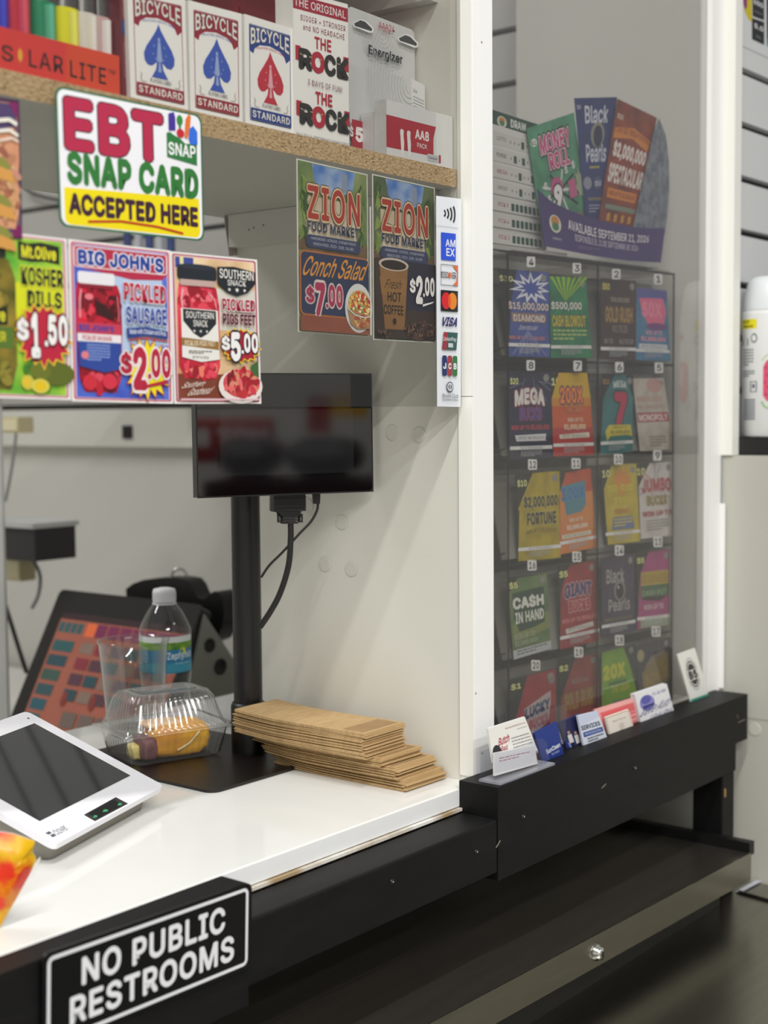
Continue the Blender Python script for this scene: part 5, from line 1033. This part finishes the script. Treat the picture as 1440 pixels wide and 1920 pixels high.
P = ticket(13, ((1192, 1037), (1255.6, 1030), (1255.6, 1173), (1194.5, 1180)), 'magenta, yellow and green ticket in bin 13', G('#a03a78', '#b04484'), [(.38, .0), (1, 0), (1, 1), (.0, 1), (.12, .28), (.1, .3)], '$5')
P.rect(.14, .26, .96, .44, '#b8a23c'); P.text('SUMMER', .16, .29, .92, .42, '#a88a2c', .06); P.rect(.12, .44, .98, .60, '#3c6444'); P.text('CASH POT', .16, .50, .9, .58, '#8aa07c', .04); P.poly([(.12, .62), (.3, .58), (.9, .60), (.7, .66)], '#3a2430'); P.text('WIN UP TO', .2, .69, .8, .76, '#d0bcc0', .03); P.rect(.1, .86, 1, .99, '#9ca894'); fin(P)
P = ticket(20, ((955, 1275), (1042, 1254), (1043, 1398), (958, 1420)), 'red ticket with blue slanted lettering in bin 20', G('#8f1f2b', '#9c2a34', 50), [(.38, .0), (1, 0), (1, 1), (.0, 1), (.1, .55)], '$1')
P.poly([(.30, .42), (.88, .26), (.88, .42), (.82, .66), (.45, .80), (.36, .62)], '#b8a8a8'); P.text('LUCKY', .32, .38, .86, .53, '#33486c', .06, slope=-.5); P.text('BUCKS', .40, .56, .82, .69, '#b45c64', .06, slope=-.4); P.ell(.9, .13, .07, .05, '#7c7a78'); fin(P, False)
P = ticket(19, ((1046, 1240), (1121, 1225), (1124, 1368), (1050, 1385)), 'brick red ticket with gold lettering in bin 19', G('#86302c', '#94403a', 50), [(.42, .0), (1, 0), (1, 1), (.0, 1), (.05, .5)], '$2')
P.text('$250,000', .32, .26, .74, .34, '#8c7c70', .03); P.text('GOLD RUSH', .12, .42, .90, .66, '#9c7a44', .06, out=('#6c4a28', .03), slope=-.1); P.text('DOUBLER', .32, .74, .76, .82, '#8c7468', .03); fin(P, False)
P = ticket(18, ((1127, 1224), (1190, 1207), (1200, 1338), (1128, 1355)), 'lime green 20X ticket in bin 18', '#3c3c3c', None, None, False)
P.poly([(.02, 0), (.65, .0), (.80, .25), (.94, .60), (1, 1), (0, 1)], G('#6c9c34', '#84ac3c', 30)); P.text('20X', .05, .20, .68, .42, '#c8c83c', .06); P.rect(.2, .46, .7, .50, '#44703c'); P.text('THE CASH', .26, .51, .76, .62, '#c0c04c', .03); P.rect(.3, .74, .76, .95, '#4c7484'); fin(P, False)
P = ticket(17, ((1192, 1212), (1256, 1194), (1262, 1318), (1200, 1335)), 'dusky ticket with a gold banner in bin 17', G('#3a3844', '#44424c'), None, None, False)
P.ell(.12, .16, .1, .09, '#a8a078'); P.poly([(.12, .44), (.4, .26), (.9, .20), (.96, .60), (.6, .72), (.5, .82), (.3, .78), (.15, .74)], '#8a7440'); P.poly([(.2, .36), (.4, .22), (.8, .14), (.84, .22), (.4, .32)], '#857c6c'); P.text('BONUS', .2, .44, .88, .62, '#a08a4c', .05, slope=-.3); P.rect(.05, .84, .3, 1, '#a88c3c'); fin(P, False)
# top: ledge, draw chart and ticket display
lbox(-.02, W_*.99, .004, .05, ZT+.0004, ZT+.0035, SMOKE, 'top_ledge')
lbox(-.02, W_*.35, .006, .016, ZT+.0036, ZT+.0085, mat('#b8b6b4', .3), 'sign_holder')
q = [LD(x, y, .018) for x, y in ((900, 198), (1011, 234), (1023, 465), (900, 450))]
q[2].z = q[3].z = ZT+.004
P = Print(*q); P.sheet(.0008, '#d9d8d8', .01); uu = lambda x: (sz(LD(x, 300, .018))-sz(q[0]))/(sz(q[1])-sz(q[0]))
P.rect(0, 0, 1, .10, '#14402f'); P.ell(uu(941), .065, .08, .04, '#cfd3c4'); P.ell(uu(941), .06, .05, .028, '#c8832c'); P.ell(uu(941), .075, .04, .02, '#3c7a54'); P.text('DRAW', uu(957), .025, uu(986), .085, '#dfe6e0', .03)
for i in range(7):
    v = .145+.118*i; P.rect(.1, v, 1, v+.095, '#cfcecb'); P.text(['LOTTO', 'POWER2', 'MEGA', 'FANTASY', 'PICK 5', 'PICK 4', 'PICK 3'][i], uu(930), v+.03, uu(948), v+.06, ['#3c7a68', '#333338', '#a8322c', '#6c5c3c', '#a8323c', '#b4605c', '#b8404c'][i], .01)
    on = [(3,), (1, 3), (2, 5), (2, 5), range(7), range(7), range(7)][i]
    for k in range(7):
        x = uu(952)+k*.075; x = uu(953)+k*.068
        if k in on: P.rect(x, v+.025, x+.05, v+.08, '#1d4a3c', .01)
        else: P.rect(x+.015, v+.042, x+.035, v+.06, '#8c8c8c')
tag(P.build('draw_chart'), 'white and green DRAW games chart standing on the ticket dispenser', 'chart')
def popt(pts, off, base, label, body):
    q = [LD(x, y, off) for x, y in pts]; P = Print(*q); P.sheet(.0006, body); P.lab = label; return P
def popf(P): tag(P.build('lottery_ticket'), P.lab, 'ticket', 'sample tickets in the counter display')
P = popt(((987.5, 241), (1076, 211), (1104, 420), (1019, 452)), .0135, 0, 'green $2 sample ticket with pink lettering standing above the dispenser', G('#3c7c5c', '#58a07c', 40))
P.ell(.1, .14, .06, .035, '#e6ebe6'); P.text('$2', .05, .12, .14, .165, '#1c2c24', .02); P.text('MONEY', .2, .10, .84, .27, '#c84a86', .04, out=[('#1c1c20', .09), ('#eee8e8', .03)], slope=-.0); P.text('ROLL', .34, .27, .78, .42, '#c84a86', .04, out=[('#1c1c20', .09), ('#eee8e8', .03)])
for k in range(11): P.line([(.48, .62), (.48+.42*math.cos(k*.62), .66+.22*math.sin(k*.62))], .03, '#1c1c1e' if k % 2 else '#d8dad8')
P.ell(.42, .58, .13, .09, '#b84a86'); P.text('9', .34, .56, .52, .76, '#ece9ea', .06, out=('#1c1c20', .05))
for u, v in ((.16, .5), (.2, .62), (.28, .75), (.62, .42), (.78, .40)): P.text('$', u, v, u+.07, v+.08, '#e6e8e6', .03)
P.rect(.66, .56, .82, .72, '#c05a8c'); P.star(.9, .62, .1, .16, '#9aa88c', 7, .6); P.text('$30,000', .44, .86, .86, .92, '#c85a90', .03); popf(P)
P = popt(((1077, 184), (1157, 182), (1127, 425), (1100, 425)), .0110, 0, 'dark blue $5 sample ticket with a pearl, middle of the counter display', G('#1f2c64', '#2c3c7c', 30))
P.text('$5', .04, .05, .13, .09, '#c8ccdc', .01); P.text('Black', .22, .06, .82, .20, '#cfd4e0', .02); P.ell(.56, .29, .2, .10, '#8c8a7c'); P.ell(.57, .30, .13, .085, '#16204a'); P.text('Pearls', .2, .36, .86, .50, '#cfd4e0', .02); P.lines(.3, .53, .85, .55, 1, '#b8ac50', .8); P.ell(.2, .66, .17, .05, '#8c90a4'); P.ell(.62, .66, .17, .05, '#4c5478'); P.text('$50', .5, .64, .76, .69, '#c8ccdc', .02); P.text('WIN UP TO $1,000,000', .2, .77, .95, .80, '#b8a848', .02); P.lines(.2, .83, .8, .9, 3, '#a8acc0', .4); popf(P)
P = popt(((1158, 185), (1232, 221), (1186, 430), (1122, 420)), .0080, 0, 'orange-brown $2,000,000 sample ticket, right of the display', G('#6c2c1c', '#a04424', 30))
P.text('$10', .06, .10, .2, .15, '#e8dcd0', .02); P.poly([(.05, .22), (.5, .17), (.96, .22), (.94, .32), (.5, .26), (.04, .31)], '#d88430'); P.text('Over $81 Million in Prizes', .08, .20, .94, .27, '#7c2c18', .01, arch=.3); P.text('$2,000,000', .08, .31, .94, .47, '#ece6e0', .05, out=('#9c2424', .04)); P.text('SPECTACULAR', .05, .50, .97, .66, '#ece6e0', .04, out=('#9c2424', .04)); P.rect(.1, .70, .9, .78, '#d8822c'); P.text('WIN UP TO $2,000,000', .14, .715, .86, .765, '#7c2c18', .02); P.rect(.1, .83, .95, .87, '#7c8a78')
for k in range(4): P.text('$', .18+.2*k, .895, .28+.2*k, .97, '#e0a030', .05)
popf(P)
# back page (printed curved sheet)
q = [LD(x, y, .0045) for x, y in ((1236, 222), (1248.6, 254), (1254, 300), (1255, 354), (1252, 395), (1247, 440), (1185, 440), (1200, 370), (1228, 240))]
m_ = MB(); m_.prism(q, eb_*.0005, G('#8c919c', '#5c6478', 90)); tag(m_.build('leaflet'), 'grey patterned leaflet with a curved edge behind the orange-brown sample ticket', 'leaflet')
# purple banner
bx = [(1008, 354), (1022, 368), (1039, 381), (1065, 393), (1094, 404), (1122, 412), (1150, 419), (1189, 426), (1220, 428), (1247, 428), (1243, 462), (1239, 492), (1180, 489), (1122, 481), (1070, 471), (1021, 461)]
q = [LD(x, y, -.0005+.0) for x, y in bx]; m_ = MB(); root = thing('counter_display', LD(1130, 480, .01), 'purple AVAILABLE SEPTEMBER 21, 2026 display banner on top of the dispenser', 'display stand')
m_.prism(q, eb_*.001, nmat('#3c2a66', '#4c3880', 6, .4)); m_.build('banner', root)
q = [LD(x, y, -.0012) for x, y in ((1010, 357), (1247, 428), (1239, 492), (1021, 461))]; P = Print(*q)
P.text('AVAILABLE SEPTEMBER 21, 2026', .20, .36, .87, .60, '#e4e0ea', .02, arch=-.35, slope=-.35); P.text('DISPONIBLE EL 21 DE SEPTIEMBRE DE 2026', .25, .66, .78, .80, '#d0c8dc', .01, arch=-.2, slope=-.1)
P.ell(.10, .55, .045, .17, '#d8d8cc', 20); P.ell(.10, .50, .03, .10, '#c8832c', 16); P.ell(.10, .6, .026, .08, '#3c7a54', 16); P.text('lottery', .07, .8, .14, .87, '#d8d4e0', 0)
P.lines(.27, .90, .45, .97, 2, '#8c80b0', .3); P.build('banner_print', root)
lbox(.01, W_*.9, .001, .022, ZT+.0037, ZT+.0052, CLEAR, 'stand_foot', root)
# ================================================================== BUSINESS CARDS on the rail
RZ = 1.0197
CLR = thin('clear_holder', (.93, .94, .97, 1), 1.4, .04, 1.4)
def bcard(name, pts, Y, label, base='#ececea', cat='business card', th=.0022, lean=.0, n=6):
    q = quad(pts, Y=Y); 
    for k in (0, 1): q[k].y += lean
    q[0] = at(*pts[0], Y=Y+lean); q[1] = at(*pts[1], Y=Y+lean)
    P = Print(*q); P.sheet(th, base); P.name = name; P.lab = label; P.cat = cat; P.grp = 'business cards on the rail'; return P
P = bcard('business_card', ((915, 1366), (984, 1344), (1008, 1407), (925, 1431)), -.030, 'white card with slanted red lettering in the clear holder, nearest the post', '#ecebe6')
P.text('Butch', .20, .33, .46, .56, '#b03a4c', .03, shear=.2, slope=-.25); P.text('Ball', .22, .60, .38, .74, '#b03a4c', .02, shear=.2); P.text('Bonds', .22, .82, .42, .92, '#b03a4c', .01); P.ell(.12, .72, .1, .2, '#26242a'); P.text('Services Perfected For You', .42, .12, .95, .17, '#a8606a', 0); P.text('Call Anytime', .70, .24, .95, .28, '#777777', 0); P.lines(.50, .45, .96, .90, 5, '#8f8f8f', .3); done(P)
P = bcard('business_card', ((928, 1412), (1003, 1398), (1008, 1432), (928, 1455)), -.034, 'second white card lying low in the clear holder by the post', '#e4e2e0'); P.lines(.1, .25, .85, .5, 2, '#b08088', .4); done(P)
hd = thing('card_holder', (at(970, 1440, Y=-.035).x, -.03, RZ), 'clear plastic card holder on the black rail beside the post', 'holder')
xa, xb = at(927, 1450, Y=-.036).x, at(1030, 1420, Y=-.036).x
q = MB(); q.box((xa, -.0425, RZ), (xb, -.018, RZ+.0022), thin('holder_edge', (.80, .82, .93, 1), 1.4, .1, 1, .2)); tag(q.build('base', hd), 'bluish refracting base edge')
a = [at(x, y, Y=-.0415) for x, y in ((927, 1410), (1000, 1392), (1006, 1396), (1021, 1391), (1030, 1424), (927, 1451))]
q = MB(); q.prism([at(x, y, Y=-.038) for x, y in ((927, 1413), (985, 1400), (1000, 1386), (1015, 1384), (1024, 1392), (1029, 1424), (927, 1450))], (0, -.0012, 0), CLR); q.build('front_wall', hd)
q = MB(); q.box((xa, -.0205, RZ+.002), (xb, -.0192, RZ+.03), CLR); q.build('back_wall', hd)
P = bcard('business_card', ((1002, 1375), (1044, 1353), (1057, 1413), (1020, 1433)), -.026, 'royal blue card with white lettering in the second holder', '#1c3484'); P.text('SunClean', .25, .62, .92, .76, '#e4e8f2', .02, slope=-.1); P.text('Services', .45, .80, .82, .88, '#b8c4e4', 0); done(P)
hd = thing('card_holder', (at(1040, 1410, Y=-.03).x, -.02, RZ), 'clear plastic card holder behind the royal blue card', 'holder')
xa, xb = at(1003, 1425, Y=-.02).x, at(1060, 1405, Y=-.02).x
q = MB(); q.box((xa, -.0205, RZ), (xb, -.019, RZ+.05), CLR); q.build('back_wall', hd); q = MB(); q.box((xa, -.0205, RZ), (xb, -.006, RZ+.002), CLR); q.build('base', hd)
P = bcard('business_card', ((1047, 1356), (1088, 1338), (1108, 1402), (1068, 1418)), -.016, 'dark blue card printed with three uniformed people', '#22306c')
P.poly([(0, .0), (1, 0), (1, .45), (.0, .5)], '#1e2250'); P.poly([(.2, 1), (.1, .6), (.4, .8), (.5, 1)], '#7c8cd0')
for u, v in ((.28, .36), (.55, .44), (.8, .44)): P.ell(u, v, .06, .05, '#b08a74'); P.poly([(u-.09, v+.06), (u+.09, v+.06), (u+.1, v+.3), (u-.1, v+.3)], '#d8d4d0'); P.rect(u-.07, v+.3, u+.07, min(v+.6, 1), '#1c1c2c')
done(P)
P = bcard('business_card', ((1083, 1342), (1120, 1333), (1139, 1384), (1095, 1400)), -.022, 'white card with a navy banner and business hours', '#d9dfee'); P.poly([(0, .0), (1, 0), (1, .2), (0, .35)], '#c9d0e8'); P.text('SERVICES', .04, .34, .92, .50, '#3a4a60', .04); P.rect(.08, .56, .95, .72, '#2c4690'); P.text('PROFESSIONAL', .14, .60, .9, .68, '#c8d4f0', .01); P.lines(.2, .78, .9, .95, 2, '#444444', .5); done(P)
P = bcard('greeting_card', ((1114, 1331), (1187, 1309), (1196, 1362), (1140, 1386)), -.012, 'coral and white striped card standing behind the cream card', '#f0a0a0')
P.rect(0, 0, 1, .16, '#f2b0ac'); P.rect(.1, .14, 1, .42, '#e2686c')
for k in range(4): P.rect(.86, .45+.15*k, 1.0, .52+.15*k, '#e06a70'); P.rect(.1, .45+.15*k, .2, .52+.15*k, '#e06a70')
done(P)
P = bcard('business_card', ((1135, 1345), (1178, 1330), (1190, 1368), (1144, 1384)), -.018, 'cream card with fine gold print in front of the coral card', '#ece4da'); P.frame(.03, .03, .97, .97, .02, '#c8b08a'); P.text('Best Wishes', .25, .25, .8, .35, '#b07c78', 0); P.lines(.45, .5, .65, .85, 4, '#b89a94', .4); done(P)
P = bcard('business_card', ((1190, 1302), (1250, 1282), (1265, 1338), (1204, 1364)), -.016, 'white auto body shop card with a violet car sketch', '#e9e9ec', th=.006)
P.ell(.30, .36, .22, .24, '#8c88c8'); P.ell(.28, .26, .15, .12, '#5c5cac'); P.rect(.15, .42, .5, .5, '#3c3c80'); P.text('901-482-8888', .5, .12, .92, .22, '#7c7cb0', .01); P.text('Dave Auto', .12, .45, .96, .68, '#2c2c78', .0, shear=.3, slope=-.15); P.text('& Body Shop', .24, .76, .92, .96, '#2c2c78', .0, shear=.3, slope=-.1); done(P)
P = bcard('flyer', ((1270, 1227), (1303, 1215), (1332, 1316), (1298, 1328)), -.010, 'tall white flyer with a black oval emblem and teal foot, at the rail end', '#e6e6e0', 'flyer', th=.0015)
P.ell(.50, .42, .33, .30, '#b9bab8'); P.ell(.5, .42, .30, .27, '#e6e6e0'); P.ell(.5, .42, .27, .245, '#2a2c2c'); P.ell(.5, .42, .235, .215, '#e6e6e0'); P.ell(.5, .42, .21, .195, '#2a2c2c'); P.rect(.24, .34, .78, .52, '#e6e6e0')
P.text('B5', .27, .35, .74, .51, '#2a2c2c', .06); P.rect(0, .84, 1, 1, '#3c9a86'); P.rect(0, .84, .08, 1, '#7cc0b0'); P.lines(.45, .90, .85, .94, 1, '#1c5a50', .8); done(P)
# ================================================================== RIGHT SIDE: ledge, can, poster
lg2 = thing('wall_ledge', (1.8, -.1, 1.317), 'black ledge board under the spray can at the right edge', 'shelf')
q = MB(); q.box((1.678, -.30, 1.3158), (2.1, -.0004, 1.3375), mat('#141415', .4)); q.build('board', lg2); q = MB(); q.box((1.6772, -.30, 1.318), (1.6779, -.016, 1.3355), mat('#1c1c1d', .5)); q.build('end_cap', lg2)
LZ = 1.3377; ca = V((1.7145, -.0365, LZ)); cr_ = .0325
cn = thing('spray_can', ca, 'white air freshener spray can with watermelon picture and yellow flash, right edge', 'can')
zk = lambda y: at(1420, y, X=1.70).z
zt0 = zk(582); ztop = zk(517)
q = MB(); q.lathe([(cr_*.93, .0), (cr_, .003), (cr_, zt0-LZ-.006), (cr_*.97, zt0-LZ-.001), (cr_*.90, zt0-LZ)], ca, mat('#e2e3e2', .3), 48); q.build('body', cn)
q = MB(); q.lathe([(cr_*.95, zt0-LZ), (cr_*.93, zt0-LZ+.012), (cr_*.83, ztop-LZ-.012), (cr_*.70, ztop-LZ-.004), (cr_*.5, ztop-LZ-.001), (cr_*.2, ztop-LZ)], ca, mat('#dfe4e6', .35), 48); q.build('cap', cn)
q = MB(); q.lathe([(cr_*.965, .0), (cr_*.965, .004)], ca+V((0, 0, -.0)), mat('#6c6a66', .3, .8), 40); q.build('bottom_rim', cn)
az2 = math.atan2(CAM.y-ca.y, CAM.x-ca.x)
def fC(u, v, h): a = az2 - math.radians(80) + math.radians(160)*u; return V((ca.x+(cr_+.0001+h)*math.cos(a), ca.y+(cr_+.0001+h)*math.sin(a), zt0-.004+(LZ+.006-zt0+.004)*v))
P = Print(fn=fC); P.asp = .45
P.rect(.0, .05, .34, .13, '#e8dc1c', nu=8); P.text('5% OFF', .05, .06, .22, .085, '#33331c', .02); P.text('PREMIUM', .08, .1, .28, .12, '#33331c', .02)
P.ell(.30, .21, .05, .04, '#55606c', 16); P.ell(.30, .21, .035, .028, '#e2e3e2', 16); P.rect(.06, .21, .2, .27, '#6a6e72'); P.lines(.08, .30, .30, .45, 6, '#70747c', .4); P.lines(.08, .48, .32, .54, 3, '#4c5870', .4)
P.frame(.25, .57, .35, .66, .012, '#4c5870'); P.ell(.30, .61, .02, .018, '#4c5870', 12)
for k in range(9): P.rect(.12, .72+.02*k, .33, .728+.02*k, '#4a5470', nu=4)
P.poly([(.44, .45), (.48, .40), (.56, .38), (.56, .75), (.48, .73), (.44, .69)], '#d8486c'); P.ell(.58, .56, .12, .18, '#d8486c', 24)
for u, v in ((.47, .46), (.49, .52), (.46, .58), (.50, .62), (.48, .68)): P.ell(u, v, .008, .008, '#2c1420', 8)
P.line([(.42, .74), (.46, .78), (.52, .80)], .02, '#8cc06a'); P.line([(.42, .40), (.47, .36), (.54, .34)], .012, '#b8cc7c'); P.text('watermelon', .55, .12, .9, .2, '#c83a5c', .02)
P.build('label_wrap', cn)
# vape poster at the top right, on the slats
q = quad(((1392, -60), (1470, -30), (1470, 118), (1392, 86)), Y=.0008); q[0].z = max(q[0].z, q[1].z); q[1].z = q[0].z; q[2].z = q[3].z
P = Print(*q); P.sheet(.0004, '#cfd0d2'); P.lab = 'poster with 650 and 5.0 mL figures on the slats at the top right edge'
du_ = lambda x, y: ((at(x, y, Y=.0008).x-q[0].x)/(q[1].x-q[0].x), (q[0].z-at(x, y, Y=.0008).z)/(q[0].z-q[3].z))
def dpoly(pts, c): P.poly([du_(x, y) for x, y in pts], c)
dpoly([(1392, -30), (1409, -30), (1409, 41), (1402, 36), (1396, 22), (1393, 8)], '#c8b414'); dpoly([(1392, -30), (1400, -30), (1400, 12), (1396, 18), (1393, 6)], '#8a2c6c')
dpoly([(1410, -40), (1432, -36), (1432, 38), (1410, 30)], '#17181c'); dpoly([(1409, 33), (1432, 41), (1431.5, 84), (1408.5, 73)], '#17181c'); dpoly([(1436.5, -40), (1470, -30), (1470, 90), (1436.5, 70)], '#17181c'); dpoly([(1436, 70), (1470, 82), (1470, 100), (1437, 86)], '#2c7a94')
def dt(t, x0, y0, x1, y1, c, b=.02):
    a = du_(x0, y0); c_ = du_(x1, y1); P.text(t, a[0], a[1], c_[0], c_[1], c, b)
dt('650', 1412, -3, 1430, 16, '#c8c9c6', .04); dt('mAh', 1414, 18, 1428, 29, '#8c8c90', .01); dt('5.0', 1413, 42, 1430, 60, '#c8c9c6', .04); dt('mL', 1416, 64, 1426, 74, '#8c8c90', .01)
tag(P.build('product_poster'), P.lab, 'poster')
# ================================================================== STORE BEHIND THE CUSTOMER (seen only as reflections)
def RF(x, y, Yp):
    h = onpl(x, y, pc, nn); d = (h-CAM).normalized(); d = d-nn*(2*d.dot(nn)); return h+d*((Yp-h.y)/d.y)
def rbox(x0, y0, x1, y1, Yp, dep, m, name, par, bev=.03):
    a, b = RF(x0, y0, Yp), RF(x1, y1, Yp); q = MB(); q.box((min(a.x, b.x), Yp-dep, min(a.z, b.z)), (max(a.x, b.x), Yp, max(a.z, b.z)), m); return q.build(name, par, bevel=bev)
a = RF(440, 820, -3.1)
hb = thing('hanging_sign', (a.x, -3.1, a.z-.3), 'red rounded HOT food sign across the aisle, seen only as a reflection', 'sign')
rbox(300, 785, 515, 868, -3.1, .03, mat('#a81420', .4), 'panel', hb, .08)
TLq, BRq = RF(500, 802, -3.085), RF(300, 838, -3.085); P = Print(V((TLq.x, -3.085, TLq.z)), V((BRq.x, -3.085, TLq.z)), V((BRq.x, -3.085, BRq.z)), V((TLq.x, -3.085, BRq.z))); P.text('HOT BOX', 0, 0, 1, 1, '#f0ece8', .05); P.build('sign_lettering', hb)
wp = thing('price_poster', (RF(640, 780, -3.2).x, -3.2, 1.0), 'red and yellow price poster across the aisle, seen only as a reflection', 'poster')
rbox(575, 742, 620, 812, -3.2, .01, mat('#a01c26', .4), 'red_half', wp, 0); rbox(620, 738, 690, 782, -3.2, .01, mat('#d8a82c', .4), 'yellow_half', wp, 0)
for k, (x0_, x1_) in enumerate(((396, 522), (530, 675))):
    fwm = thing('food_warmer', (RF((x0_+x1_)/2, 880, -2.7).x, -2.85, RF(500, 892, -2.7).z), 'black food warmer with a silver rail, %s one across the aisle' % ('left' if k else 'right'), 'food warmer')
    rbox(x0_, 822, x1_, 892, -2.7, .3, mat('#1a1a1c', .3), 'body', fwm, .10); rbox(x0_+10, 846, x1_-12, 849, -2.695, .004, mat('#c8c8c8', .2, .9), 'rail', fwm, 0)
dc = thing('display_cabinet', (RF(500, 900, -2.6).x, -2.8, 0), 'dark display cabinet across the aisle under the food warmers', 'cabinet')
a, b = RF(380, 893, -2.6), RF(720, 893, -2.6); a.z = b.z = min(RF(500, 892, -2.7).z, RF(396, 892, -2.7).z, RF(675, 892, -2.7).z)-.012; q = MB(); q.box((min(a.x, b.x), -3.1, 0), (max(a.x, b.x), -2.6, a.z), mat('#3a1a20', .4)); q.build('body', dc); q = MB(); q.box((min(a.x, b.x), -2.6, .2), (max(a.x, b.x), -2.598, a.z-.1), mat('#4c5030', .5)); q.build('front_panel', dc)
print('bags', nb)
